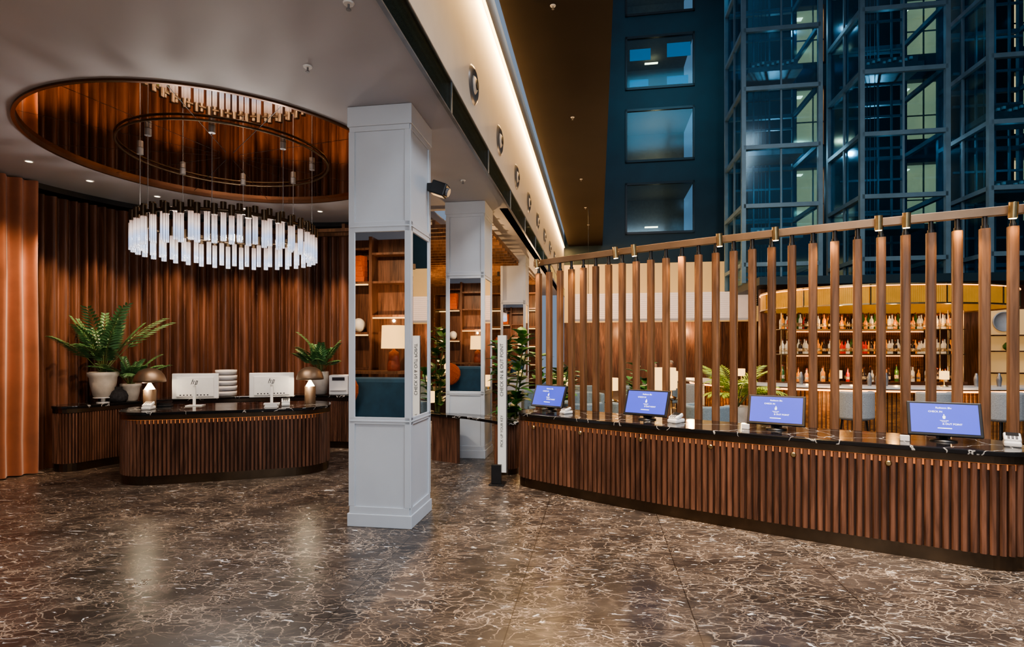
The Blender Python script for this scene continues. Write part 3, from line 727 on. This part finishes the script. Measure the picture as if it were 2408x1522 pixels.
x,y=onback(145.0,3.04); potplant('potted_philodendron','smaller leafy green plant in round cream pot',(x,y,.95),[(r*.72,z*.72) for r,z in PR],wallfol(16,35,82,.38,.66,8,.17,.052,.5,1.1,.45,radians(145)),'leaf')
x,y=onback(88.5,3.05); potplant('potted_philodendron','leafy green plant in tall cream pot on counter',(x,y,.95),[(.08,0),(.12,.02),(.145,.25),(.15,.42),(.135,.42),(.13,.38)],wallfol(20,45,86,.40,.84,8,.19,.06,.4,.9,.45,radians(88)),'leaf')
x,y=onback(149,2.95)
q=MB(); q.lathe([(.07,0),(.12,.03),(.13,.1),(.10,.17),(.05,.2),(.055,.24),(.04,.24)],20); mk('textured_vase',q,'charcoal',loc=(x,y,.95),label='charcoal round textured vase on marble',cat='vase')
x,y=onback(81.5,3.05)
pe=thing('document_printer','white boxy office printer on back counter','printer',(x,y,.95),.1)
q=MB(); q.box(-.17,.17,-.13,.13,0,.36); mk('body',q,'white',pe,bevel=.02)
q=MB(); q.box(-.13,.13,-.16,-.13,.08,.10); mk('paper_tray',q,'white',pe); q=MB(); q.box(-.11,.11,-.135,-.128,.26,.32); mk('control_panel',q,'black',pe)
kb=None
for dg in (146.2,145.2):
    x,y=onback(dg,2.85)
    if kb is None:
        kb=mk('cabinet_knob',(lambda q:(q.sph((0,0,0),.014,12,8),q)[1])(MB()),'brass',loc=(x,y,.6),label='small round brass cabinet knob',cat='knob',group='cabinet knobs')
    else: dup(kb,(x,y,.6))

# ================= LIFT TOWERS =================
def tower(a,b,wd,label,cars):
    x,y=W(a,b); e=thing('lift_tower',label,'elevator shaft',(x,y,3.6),RA,'glass lift towers'); dp=2.0; t=.11; H=11
    q=MB()
    for X,Y in ((0,0),(wd,0),(0,dp),(wd,dp)): q.cb(X,Y,H/2,t,t,H)
    q.cb(0,dp/2,H/2,.05,.05,H)
    q.cb(wd/2,0.02,H/2,.04,.04,H)
    for k in range(7):
        z=.5+1.6*k
        q.cb(wd/2,0,z,wd,t,t); q.cb(wd/2,dp,z,wd,t,t); q.cb(0,dp/2,z,t,dp,t); q.cb(wd,dp/2,z,t,dp,t)
    mk('steel_frame',q,'steel',e)
    q=MB(); q.box(.06,wd-.06,.03,.04,0,H); q.box(.03,.04,.06,dp-.06,0,H); q.box(wd-.04,wd-.03,.06,dp-.06,0,H); mk('glazing',q,'darkglass',e,label='dark tinted glass panels')
    q=MB()
    for X in (.35,.7,1.15,1.5): q.cb(X,dp-.35,H/2,.04,.06,H); 
    for X in (.8,.88,1.0): q.cyl((X,dp-.5,0),(X,dp-.5,H),.009,n=6)
    for k in range(12): q.cb(wd/2,dp-.32,.3+k*.9,wd-.3,.05,.06)
    mk('guide_rail_set',q,'steel',e,label='dark guide rails and cables')
    for cz in cars:
        q=MB(); q.box(.25,wd-.25,.5,1.4,cz,cz+.14); q.box(.35,wd-.35,.6,.66,cz+.14,cz+.34); q.cur=1
        for k in range(9): q.cb(.4+k*.13,.56,cz+.18+.04*(k%3),.06,.06,.07)
        q.cur=2
        for k in range(4): q.cb(.5+k*.3,.52,cz+.12,.07,.02,.03)
        mk('lift_machinery',q,['grey','white','roomlamp'],e,label='grey counterweight frame with small lit parts')
    for zz in (6.6,10.2):
        lx,ly=W(a+wd/2,b+.9); point((lx,ly,zz),9,(.35,.75,1),.02)  # added blue points without fixtures, to lift the shaft interiors
tower(3.94,15.8,1.95,'steel framed glass lift tower beside dark facade',[1.3,3.65,6.0])
tower(6.70,15.3,1.98,'steel framed glass lift tower in the middle',[1.35,5.6])
tower(9.42,14.95,1.98,'steel framed glass lift tower near atrium side',[2.1,4.0])

# ================= BAR =================
BX,BY=8.4,12.3
def ell(ax,ay,t0,t1,n): return [(ax*cos(radians(t0+(t1-t0)*k/n)),ay*sin(radians(t0+(t1-t0)*k/n))) for k in range(n+1)]
bar=thing('bar_counter','curved bar counter with pale marble top and lit slats','bar',(BX,BY,0))
o_=ell(4.3,2.6,160,372,90); i_=ell(3.85,2.15,160,372,90)[::-1]
q=MB(); q.prism(o_+i_,.1,1.04); mk('body',q,'walnutdark',bar)
q=MB(); slats(q,o_,.1,1.0,.07,.05,.02,closed=False); mk('slat_front',q,'tambour',bar,label='light wood slats glowing from above')
q=MB(); oo=ell(4.33,2.63,160,372,90); q.prism(oo+ell(4.29,2.59,160,372,90)[::-1],1.0,1.03); mk('led_strip',q,'barled',bar)
q=MB(); q.prism(ell(4.46,2.76,159,373,90)+ell(3.75,2.05,159,373,90)[::-1],1.06,1.10); mk('worktop',q,'whitemarble',bar,bevel=.005,label='pale marble bar top')
q=MB(); q.prism(ell(4.2,2.5,160,372,60)+ell(3.9,2.2,160,372,60)[::-1],0,.1); mk('plinth',q,'bronze',bar)
bb=thing('back_bar_shelving','brass and glass back bar shelving with tambour panel','shelving',(8.1,12.6,0))
q=MB(); q.box(-2.1,2.1,-.35,.35,0,1.05); mk('cabinet',q,'walnutx',bb)
q=MB(); q.box(-1.75,1.5,.2,.25,1.05,2.62); slats(q,[(-1.75,.2),(1.5,.2)],1.05,2.62,.05,.036,.015,closed=False); mk('back_panel',q,'backpanel',bb,label='ribbed golden tambour panel')
q=MB()
for X in (-2.05,-1.72,1.52,1.7,2.05):
    for Y in (-.3,.1): q.cyl((X,Y,1.05),(X,Y,2.66),.012,n=8)
for z in (1.68,2.24):
    for Y in (-.3,.1): q.cyl((-2.05,Y,z+.06),(2.05,Y,z+.06),.006,n=6)
mk('upright',q,'brass',bb,label='thin brass uprights and gallery rails')
for z in (1.66,2.22):
    q=MB(); q.box(-2.08,2.08,-.32,.13,z,z+.02); mk('glass_shelf',q,'brass',bb,label='thin brass edged shelf')
q=MB(); q.box(-1.7,1.45,.1,.13,2.18,2.2); q.box(-1.7,1.45,.1,.13,1.62,1.64); mk('shelf_light',q,'barled',bb,label='warm strip lights under shelves')
M['bt0']=basic('amber_spirit',(.50,.15,.015),.1,emit=(1,.32,.03),es=.45); M['bt1']=basic('clear_bottle',(.45,.43,.37),.08,emit=(1,.78,.5),es=.28); M['bt2']=basic('green_bottle',(.03,.09,.03),.1,emit=(.3,.6,.1),es=.05)  # emission paints a glow into the bottle glass, the red one too
M['bt3']=basic('dark_bottle',(.03,.02,.02),.12); M['bt4']=basic('red_bottle',(.4,.02,.02),.12,emit=(1,.05,.03),es=.25); M['lbl']=basic('paper_label',(.55,.47,.33),.6,var=.7,sc=30); M['capm']=basic('bottle_cap',(.16,.04,.03),.4,var=.7,sc=5)
bms=[]
KI=[0,1,3,0,1,2,0,3,1,4]
bl=['amber spirit bottle with paper label','clear glass bottle with paper label','green glass bottle with paper label','dark glass bottle with paper label','red bottle with paper label']
for j in range(10):
    q=MB(); r=random.uniform(.036,.043); h=random.uniform(.15,.24); nk=random.uniform(.04,.09)
    q.lathe([(r*.9,0),(r,.01),(r,h),(r*.75,h+.025),(.014,h+.05),(.013,h+.05+nk)],14)
    q.cur=1; q.lathe([(r+.001,h*.3),(r+.001,h*.65)],14)
    q.cur=2; q.lathe([(.016,h+.04+nk),(.016,h+.075+nk),(.001,h+.076+nk)],10)
    me=q.mesh('bottle'); 
    for mm in ('bt%d'%KI[j],'lbl','capm'): me.materials.append(M[mm])
    bms.append(me)
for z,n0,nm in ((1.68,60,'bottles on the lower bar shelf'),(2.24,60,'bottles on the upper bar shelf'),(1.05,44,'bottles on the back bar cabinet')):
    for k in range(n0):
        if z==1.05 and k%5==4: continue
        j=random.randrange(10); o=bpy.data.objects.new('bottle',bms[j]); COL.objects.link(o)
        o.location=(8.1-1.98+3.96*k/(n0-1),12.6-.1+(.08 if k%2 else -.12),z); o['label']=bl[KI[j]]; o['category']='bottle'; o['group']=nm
cp=thing('bar_canopy','oval gold ribbed glass canopy above the bar','canopy',(8.37,12.4,2.66))
oe=ell(2.6,1.85,0,360,96)[:-1]
q=MB(); q.ringprism(oe,offset(oe,-.04),.03,.38); slats(q,oe,.03,.38,.035,.026,.008); mk('ribbed_band',q,'gold',cp)
q=MB(); q.ringprism(offset(oe,.02),offset(oe,-.06),0,.03); q.ringprism(offset(oe,.02),offset(oe,-.06),.38,.41)
for k in range(0,96,8):
    x,y=oe[k]; q.cb(x*1.006,y*1.006,.2,.03,.03,.4)
mk('frame',q,'brass',cp,label='brass rims and dividers')
q=MB(); q.prism(offset(oe,-.06),.30,.34); mk('top_panel',q,'bronze',cp)
q=MB(); q.ringprism(offset(oe,.032),offset(oe,.022),.36,.375); mk('light_line',q,'barled',cp,label='thin warm light line')
for dx in (-1.2,0,1.2): point((8.37+dx,12.0,2.5),22,(1,.50,.15),.05)
for dx in (-1.5,-.5,.5,1.5): point((8.1+dx,12.25,1.32),5,(1,.50,.15),.02)
st=None
def place_stool(x,y,an,lab=None):
    global st
    if st is None:
        st=thing('bar_stool','grey boucle bar stool with rounded wrap back','bar stool',(x,y,0),an,'bar stools at the bar')
        q=MB(); n=20
        outer_=[(.30*cos(radians(180+180*k/n)),.28*sin(radians(180+180*k/n))) for k in range(n+1)]
        inner_=[(.23*cos(radians(180+180*k/n)),.21*sin(radians(180+180*k/n))) for k in range(n+1)][::-1]
        q.prism(outer_+inner_,.62,1.08); mk('backrest',q,'greyfab',st,bevel=.03)
        q=MB(); q.lathe([(.2,.60),(.24,.62),(.245,.68),(.21,.71),(.001,.715)],28); mk('seat',q,'greyfab',st)
        q=MB()
        for k in range(4):
            t=pi/4+k*pi/2; q.cyl((.24*cos(t),.24*sin(t),0),(.17*cos(t),.17*sin(t),.62),.014,.017,n=8)
        q.torus((0,0,.25),.215,.01,28,6); mk('leg_frame',q,'black',st)
        return
    dup(st,(x,y,0),an)
for x,y,a_ in ((3.72,11.3,-.9),(5.72,9.15,.15),(6.9,9.0,.05),(8.0,8.95,0)): place_stool(x,y,a_)
tl=None
def tlamp(x,y,z,s=1,lab=None):
    global tl
    if tl is None:
        tl=thing('table_lamp','small brass table lamp with cream cylinder shade','table lamp',(x,y,z),0,'cream shade table lamps')
        q=MB(); q.lathe([(.06,0),(.065,.012),(.012,.03),(.012,.14)],20); mk('base',q,'brass',tl)
        q=MB(); q.lathe([(.075,.13),(.075,.28)],24); mk('lamp_shade',q,'shade',tl,label='glowing cream cylinder shade')
        tl.scale=(s,)*3
    else: dup(tl,(x,y,z),0,s)
def onbar(t): return BX+4.05*cos(radians(t)),BY+2.4*sin(radians(t))
for t in (236,262,205,285): x,y=onbar(t); tlamp(x,y,1.10,1)
shk=None
for t in (244,246,248,252,270,272.5,276,279,290,293,226,229):
    x,y=onbar(t)
    if shk is None:
        q=MB(); q.lathe([(.030,0),(.042,.12),(.040,.16),(.022,.21),(.018,.24),(.001,.245)],18); shk=mk('cocktail_shaker',q,'grey',loc=(x,y,1.10),label='steel cocktail shaker standing on bar top',cat='shaker',group='shakers on the bar')
    else: dup(shk,(x,y,1.10))
archbox('wall_niche',9.2,13.5,14.9,15.0,0,2.75,'creamlit')
x,y=W(9.65,14.86); q=MB(); q.lathe([(.24,0),(.24,.03),(.22,.035),(.22,.03),(.001,.03)],40); mk('round_mirror',q,'whitemarble',loc=(x,y,2.45),rot=(pi/2,0,RA),label='round pale wall disc in cream niche',cat='mirror')
for z in (1.2,1.72,2.1):
    q=MB(); q.box(9.3,12.8,14.6,14.9,z,z+.03); mk('niche_shelf',q,'walnutx',rot=(0,0,RA),label='thin wooden niche shelf',cat='shelf',group='niche shelves')
for k,(a,z,r) in enumerate(((9.7,1.75,.12),(10.3,1.75,.13),(10.25,1.23,.13),(10.8,1.23,.12))):
    x,y=W(a,14.75); q=MB(); q.lathe([(r*.4,0),(r*.95,r*.5),(r,r),(r*.6,r*1.6),(r*.35,r*1.7)],20); mk('niche_vase',q,['leafdark','bt3','leafdark','terracotta'][k],loc=(x,y,z),label='rounded dark glazed vase on niche shelf',cat='vase')

# ================= LOUNGE =================
x,y=W(1.9,17.6); pd=thing('linear_pendant_shade','very wide ribbed off-white fabric pendant shade','pendant lamp',(x,y,2.72),RA)
q=MB(); q.box(-2.7,2.7,-.6,.6,0,.78)
for k in range(12): q.box(-2.72,2.72,-.615,.615,.02+k*.064,.028+k*.064)
mk('lamp_shade',q,'paper',pd)
q=MB()
for X in (-2.2,2.2): q.cyl((X,0,.78),(X,0,3.6),.01,n=6)
mk('cord',q,'black',pd)
def armchair(x,y,an,src=[None]):
    if src[0] is None:
        e=thing('armchair','grey-blue upholstered tub armchair with wooden legs','armchair',(x,y,0),an,'lounge armchairs'); src[0]=e
        q=MB(); n=16; o=[(.38*cos(radians(180*k/n)),.36*sin(radians(180*k/n))) for k in range(n+1)]; o=[(.38,-.25)]+o+[(-.38,-.25)]
        i=[(.28,-.25)]+[(.28*cos(radians(180*k/n)),.26*sin(radians(180*k/n))) for k in range(n+1)]+[(-.28,-.25)]
        q.prism(o+i[::-1],.28,.82); mk('backrest',q,'bluefab',e,bevel=.03)
        q=MB(); q.box(-.28,.28,-.3,.26,.28,.46); mk('seat',q,'bluefab',e,bevel=.04)
        q=MB()
        for X in (-.3,.3):
            for Y in (-.22,.24): q.cyl((X,Y,0),(X*.93,Y*.93,.29),.015,.02,n=8)
        mk('leg_frame',q,'walnutpost',e)
    else: dup(src[0],(x,y,0),an)
for x,y,an in ((1.2,9.9,2.6),(2.15,9.95,3.4),(1.6,12.1,0.3),(3.0,11.9,1.2),(3.3,9.4,2.2),(.6,13.0,.2),(3.2,14.4,.4),(4.4,15.6,2.9),(2.0,15.0,3.3)): armchair(x,y,an)
def rtable(x,y,src=[None]):
    if src[0] is None:
        e=thing('side_table','round pedestal side table with dark top','table',(x,y,0),0,'lounge side tables'); src[0]=e
        q=MB(); q.lathe([(.28,.56),(.29,.57),(.29,.585),(.28,.59)],32); mk('top',q,'bmarble',e)
        q=MB(); q.lathe([(.18,0),(.18,.02),(.03,.03),(.025,.56)],24); mk('pedestal',q,'brass',e)
    else: dup(src[0],(x,y,0))
for x,y in ((2.5,9.0),(1.7,9.0),(2.3,12.6),(3.9,13.4),(1.3,13.8),(5.0,16.7)): rtable(x,y)
bl_=thing('drum_table_lamp','large cream drum shade lamp on side table','table lamp',(2.5,9.0,.59))
q=MB(); q.lathe([(.1,0),(.1,.02),(.05,.1),(.07,.3),(.03,.52)],24); mk('base',q,'greyfab',bl_)
q=MB(); q.lathe([(.19,.52),(.19,.88)],32); mk('lamp_shade',q,'shade',bl_,label='glowing cream drum shade')
for x,y in ((2.3,12.6),(3.9,13.4),(1.3,13.8),(5.0,16.7)): tlamp(x,y,.59,1.9)
for x,y,z,e_ in ((2.0,9.0,3.6,65),(4.2,11.5,3.6,60),(3.2,14.5,3.4,90),(6.4,19.5,3.0,110),(2.2,19.5,3.0,110),(7.5,23.2,2.6,80),(4.6,23.2,2.6,80),(-1.2,14,3.4,120),(-3,15,3.2,120),(-.8,10.6,3.4,60),(.6,17,3.2,80)): point((x,y,z),e_,(1,.60,.28),.03)  # added points without fixtures, to brighten the lounge
def figfol(h,spread,n,ls):
    def f(mb,z):
        for s_ in range(4):
            az=2*pi*s_/4+random.random(); tip=Vector((cos(az)*spread*.35,sin(az)*spread*.35,h*random.uniform(.8,1)))
            pts=[Vector((0,0,z)).lerp(tip,t/5)+Vector((.02*sin(t*2),.02*cos(t*3),0)) for t in range(6)]
            mb.cur=1; mb.tubep(pts,[.016-.0015*t for t in range(6)],6); mb.cur=0
            for k in range(n//4):
                t_=random.uniform(.18,1); p=pts[0].lerp(tip,t_); a2=random.uniform(0,2*pi); bleaf(mb,p,(cos(a2),sin(a2),random.uniform(.1,.9)),ls*random.uniform(.7,1.15),ls*.55,random.uniform(.3,.9))
    return f
FP=[(.14,0),(.17,.02),(.2,.3),(.21,.4),(.19,.4),(.18,.35)]
for nm,lab,(x,y),h,spd,n in (('fiddle_leaf_fig','tall leafy fig plant behind the white sign',(.0,8.78),2.3,.85,150),('fiddle_leaf_fig','leafy green fig plant next to mirrored column',(-1.42,10.35),2.45,.6,90),('fiddle_leaf_fig','broad leafy plant beside slatted screen posts',(.65,9.45),1.75,.8,80),('fiddle_leaf_fig','leafy fig plant in lounge near armchairs',(2.5,10.9),1.5,.8,50),('fiddle_leaf_fig','leafy indoor plant by lounge seating',(1.0,11.2),1.6,.9,60)):
    potplant(nm,lab,(x,y,0),FP,figfol(h,spd,n,.30),'leafdark')
spot((-.9,7.0,4.1),(-.1,8.7,1.4),190,60,(1,.86,.68))  # added spot without a fixture, to brighten the fig plants
def palmf(f,z):
    for k in range(20): frond(f,(0,0,z),2*pi*k/20+random.uniform(-.2,.2),radians(random.uniform(45,85)),random.uniform(.7,1.1),16,.30,.03,random.uniform(.8,1.5),.35)
x,y=4.2,10.2; potplant('areca_palm','bright yellow-green palm beside the bar',(x,y,0),[(.16,0),(.18,.02),(.22,.6),(.23,.72),(.20,.72),(.19,.66)],palmf,'leafyellow')
point((4.15,9.8,1.5),12,(1,.8,.4))
q=MB()
for k in range(26): q.box(-8,-2.0,9.35+k*.34,9.40+k*.34,3.92,3.98)
for k in range(8): q.box(-8+k*.85,-7.94+k*.85,9.35,18,3.98,4.06)
mk('ceiling_timber_grid',q,'walnutpost',rot=(0,0,RA),kind='structure')
for k in range(5):
    x,y=W(-2.7,10+1.6*k); q=MB(); q.cyl((0,0,-.12),(0,0,0),.035,n=14); mk('ceiling_spotlight',q,'black',loc=(x,y,3.92),label='small black cylinder ceiling spotlight',cat='spotlight',group='lounge ceiling spotlights')
x,y=W(-3.2,17.9); ds=thing('display_shelf_unit','walnut display shelving with lit compartments','shelving',(x,y,0),RA)
q=MB(); q.box(-2.2,1.25,-.02,.28,0,.06)
for X in (-2.2,-1.35,-.5,.35,1.2): q.box(X,X+.05,-.3,.28,0,3.6)
for z in (.7,1.3,1.9,2.5,3.1,3.6): q.box(-2.2,1.25,-.3,.28,z,z+.04)
mk('frame',q,'walnutx',ds)
q=MB(); [q.box(-2.15,1.2,.2,.22,z-.03,z) for z in (1.3,1.9,2.5,3.1)]; mk('shelf_light',q,'shade',ds,label='warm strips under shelves')
for k in range(7):
    xx=-1.9+.45*k; z=(1.34,1.94,2.54)[k%3]; x2,y2=W(-3.2+xx,17.8); q=MB(); r=.12; q.lathe([(r*.4,0),(r,r*.8),(r*.8,r*1.5),(r*.3,r*1.9),(r*.4,r*2.2)],16); mk('shelf_vase',q,['pot','terracotta','white'][k%3],loc=(x2,y2,z),label=['cream ceramic vase on shelf','terracotta vase on shelf','white vase on shelf'][k%3],cat='vase',group='vases on display shelving')
tlamp(-1.35,8.93,.75,1.2); tlamp(-1.25,11.3,1.0,2.0)
q=MB(); q.box(-.5,.5,-.2,.2,0,1.0); mk('console_cabinet',q,'walnutdark',loc=(-1.25,11.3,0),rot=(0,0,RA),bevel=.01,label='dark walnut console behind column',cat='cabinet')
def person(x,y,an,label,shirt,hair):
    e=thing('person',label,'person',(x,y,0),an)
    def skin(name,V,E,mat,root=0,par=e):
        me=bpy.data.meshes.new(name); me.from_pydata([v[:3] for v in V],E,[]); me.materials.append(M[mat])
        o=bpy.data.objects.new(name,me); COL.objects.link(o); o.parent=par
        o.modifiers.new('skin','SKIN'); 
        for i,v in enumerate(V):
            d=me.skin_vertices[0].data[i]; d.radius=(v[3],v[4] if len(v)>4 else v[3]); d.use_root=(i==root)
        s=o.modifiers.new('sub','SUBSURF'); s.levels=1; s.render_levels=2; o.modifiers['skin'].use_smooth_shade=True; return o
    V=[(0,0,.5,.14,.11),(0,.02,.72,.13,.10),(0,.03,.95,.15,.10),(0,.02,1.05,.06),(0,0,1.12,.05),(0,-.02,1.2,.075),(0,-.02,1.28,.085),(0,-.01,1.34,.06)]
    E=[(i,i+1) for i in range(7)]
    for sx in (-1,1):
        b=len(V); V+=[(sx*.17,.03,1.0,.05),(sx*.23,-.03,.78,.042),(sx*.17,-.26,.70,.034),(sx*.13,-.34,.69,.028),(sx*.12,-.38,.69,.03)]
        E+=[(2,b),(b,b+1),(b+1,b+2),(b+2,b+3),(b+3,b+4)]
        for k in range(4): V.append((sx*(.09+.02*k),-.46+.01*abs(k-1.5),.67,.009)); E.append((b+4,len(V)-1))
        V.append((sx*.07,-.40,.69,.011)); E.append((b+3,len(V)-1))
        b=len(V); V+=[(sx*.10,-.08,.5,.085),(sx*.13,-.45,.5,.062),(sx*.13,-.45,.12,.04),(sx*.13,-.57,.05,.035)]
        E+=[(0,b),(b,b+1),(b+1,b+2),(b+2,b+3)]
    skin('body',V,E,'skin')
    V=[(0,0,.55,.16,.13),(0,.02,.75,.15,.12),(0,.03,.97,.17,.115),(0,.02,1.04,.08)]; E=[(0,1),(1,2),(2,3)]
    for sx in (-1,1):
        b=len(V); V+=[(sx*.17,.03,1.0,.062),(sx*.23,-.03,.78,.052),(sx*.18,-.22,.71,.044)]; E+=[(2,b),(b,b+1),(b+1,b+2)]
    skin('shirt',V,E,shirt)
    V=[(0,0,.52,.155,.13)]; E=[]
    for sx in (-1,1):
        b=len(V); V+=[(sx*.10,-.08,.5,.1),(sx*.13,-.45,.5,.075),(sx*.13,-.45,.14,.052)]; E+=[(0,b),(b,b+1),(b+1,b+2)]
    skin('trousers',V,E,'trouser')
    q=MB(); q.sph((0,.005,1.30),.092,16,10,.95); mk('hair',q,hair,e,loc=(0,.028,.022))
    return e
for px_,py_,an,lab,sh,ha in ((5.65,19.5,-.5,'seated person with grey hair in light blue shirt','shirt','hair'),(4.65,17.9,.4,'seated person with dark hair in navy sweater','shirtdark','hairdark')):
    armchair(px_,py_,an); person(px_,py_-.02,an,lab,sh,ha)

# ================= SEATING CORNER SEEN IN THE COLUMN MIRROR =================
bc=thing('bookcase','walnut bookcase with lit shelves','bookcase',(*W(-4.3,.0),0),RA)
q=MB(); q.box(-1.4,2.2,-.04,0,0,3.95)
for X in (-1.4,-.75,-.06,1.0,2.15): q.box(X,X+.06,0,.32,0,3.95)
for z in (2.4,3.05,3.6): q.box(-.06,2.15,0,.30,z,z+.04)
for z in (1.38,2.07,3.05,3.7): q.box(-1.4,0,0,.30,z,z+.04)
mk('frame',q,'walnut',bc)
q=MB(); q.box(0,1,.25,.28,2.37,2.395); q.box(-.7,-.1,.25,.28,2.04,2.065); q.box(-.7,-.1,.25,.28,3.02,3.045); mk('shelf_light',q,'shade',bc,label='warm strip lights')
cr=thing('console_table','walnut console behind blue sofa','table',(*W(-3.8,.72),0),RA)
q=MB(); q.box(-.75,.8,-.28,.2,1.33,1.38); mk('top',q,'walnutpost',cr); q=MB(); q.box(-.7,-.64,-.25,.15,0,1.33); q.box(.7,.76,-.25,.15,0,1.33); mk('leg',q,'walnut',cr)
lp=thing('ceramic_table_lamp','red ceramic table lamp with cream drum shade','table lamp',(*W(-3.7,.72),1.38),RA)
q=MB(); q.lathe([(.11,0),(.12,.03),(.12,.1),(.10,.2),(.09,.34),(.03,.38),(.015,.42)],28); mk('base',q,'terracotta',lp)
q=MB(); q.lathe([(.23,.41),(.215,.83)],36); mk('lamp_shade',q,'shade',lp,label='glowing cream drum shade')
point((*W(-3.7,.72),2.3),40,(1,.66,.34),.02)
spot((*W(-4.0,2.2),4.0),(*W(-4.2,.2),2.2),260,80)
so=thing('sofa','dark blue velvet sofa with high back','sofa',(*W(-3.75,1.35),0),RA)
q=MB(); q.box(-1.0,.85,-.35,-.1,.3,1.28); mk('backrest',q,'blue',so,bevel=.08)
q=MB(); q.box(-1.0,.85,-.1,.45,.12,.5); mk('seat',q,'blue',so,bevel=.05)
q=MB(); q.box(.7,.95,-.3,.45,.12,.8); mk('armrest',q,'blue',so,bevel=.06)
q=MB()
for X in (-.9,.8):
    for Y in (-.25,.38): q.cyl((X,Y,0),(X,Y,.14),.025,n=10)
mk('leg',q,'walnutdark',so)
def cushion(loc,rot,mat,lab):
    q=MB(); q.cb(0,0,0,.8,.26,.8); mk('cushion',q,mat,loc=loc,rot=rot,subsurf=2,label=lab,cat='cushion')
cushion((*W(-4.40,1.46),1.05),(.2,.5,RA),'orange','square rust orange cushion on blue sofa')
x,y=W(-4.62,.2)
for k in range(5):
    q=MB(); q.box(-.15,.15,-.08,.1,0,.10); mk('book',q,'orange',loc=(x,y,3.09+.1*k),rot=(0,0,RA+.1*k),bevel=.004,label='rust orange cloth-bound book lying flat',cat='book',group='orange books on bookcase')
q=MB(); q.sph((0,0,.14),.13,20,12,1.05); mk('white_sculpture',q,'white',loc=(x,y,2.11),label='rounded white ceramic sculpture on shelf',cat='sculpture')

# ================= LIGHTING =================
w=bpy.data.worlds.new('World'); scene.world=w; w.use_nodes=True
wn=w.node_tree.nodes; wb=wn['Background']; wb.inputs[0].default_value=(.50,.63,.84,1); wb.inputs[1].default_value=.40
x,y=W(4,2.5); area((x,y,11),(x,y,0),1900,7,8,(.90,.94,1))
x,y=W(-.2,-3); area((x,y,3.8),(-2.0,6,1.2),230,4,2.5,(.94,.97,1))
x,y=W(-1.42,10.3); area((x,y,6.35),None,900,.05,28,(1,.60,.24),RA)
for t,e_ in ((163,290),(150,290),(133,290),(116,290),(100,290),(84,300),(70,230)):
    x=BC[0]+2.55*cos(radians(t)); y=BC[1]+2.55*sin(radians(t)); x2=BC[0]+3.4*cos(radians(t)); y2=BC[1]+3.4*sin(radians(t))
    spot((x,y,4.12),(x2,y2,1.8),e_,50,(1,.68,.44))
spot((-5.4,6.4,4.1),(-6.95,7.3,2.2),300,60,(1,.68,.42))
spot((-4.2,6.4,4.1),(-4.0,6.6,0),220,90,(1,.82,.66),.1)
spot((-2.8,4.2,4.1),(-2.8,4.2,0),150,95,(1,.88,.78),.1)
spot((-5.2,4.2,4.1),(-5.0,4.6,0),180,95,(1,.84,.70),.1)
for s in (.4,1.9,3.4,4.9):
    p,_=CM(s,-1.5); q_,_=CM(s,-.25); spot((p.x,p.y,6.3),(q_.x,q_.y,.3),950,32,(1,.76,.54),.05)
for s in SLS[:7]+(.5,2.0,3.6,4.7,5.1):
    p,_=CM(s,.70); q_,_=CM(s,.83); spot((p.x,p.y,2.93),(q_.x,q_.y,1.9),18,100,(1,.60,.22),.02)
for s in (.2,1.6,3.0,4.4):
    p,_=CM(s,-.6); q_,_=CM(s,.81); spot((p.x,p.y,5.2),(q_.x,q_.y,1.8),100,50,(1,.68,.38),.04)
x,y=W(3.5,18); area((x,y,15),(*W(2.8,24.7),9),220,4,4,(.25,.65,.9))
for a_,b_,z_,e_ in ((5.6,18.8,8,60),(8.6,18.8,8,60),(5.6,18.8,12,40)):
    x,y=W(a_,b_); point((x,y,z_),e_,(.40,.76,1),.05)  # added cool points behind the lift towers, for a teal accent
for t in (205,235,262,290): 
    x,y=BX+4.7*cos(radians(t)),BY+3.0*sin(radians(t)); point((x,y,.85),14,(1,.50,.18))
spot((6.0,6.8,6.3),(6.6,9.4,.5),300,70,(1,.80,.62),.08)  # added spot without a fixture, so the bar stools show

# ================= CAMERA =================
cam=bpy.data.cameras.new('camera'); co=bpy.data.objects.new('camera',cam); COL.objects.link(co)
cam.sensor_width=36; cam.lens=1287/2408*36; cam.shift_y=64/2408; cam.clip_end=200
co.location=(0,0,1.75); co.rotation_euler=(pi/2,0,0); scene.camera=co
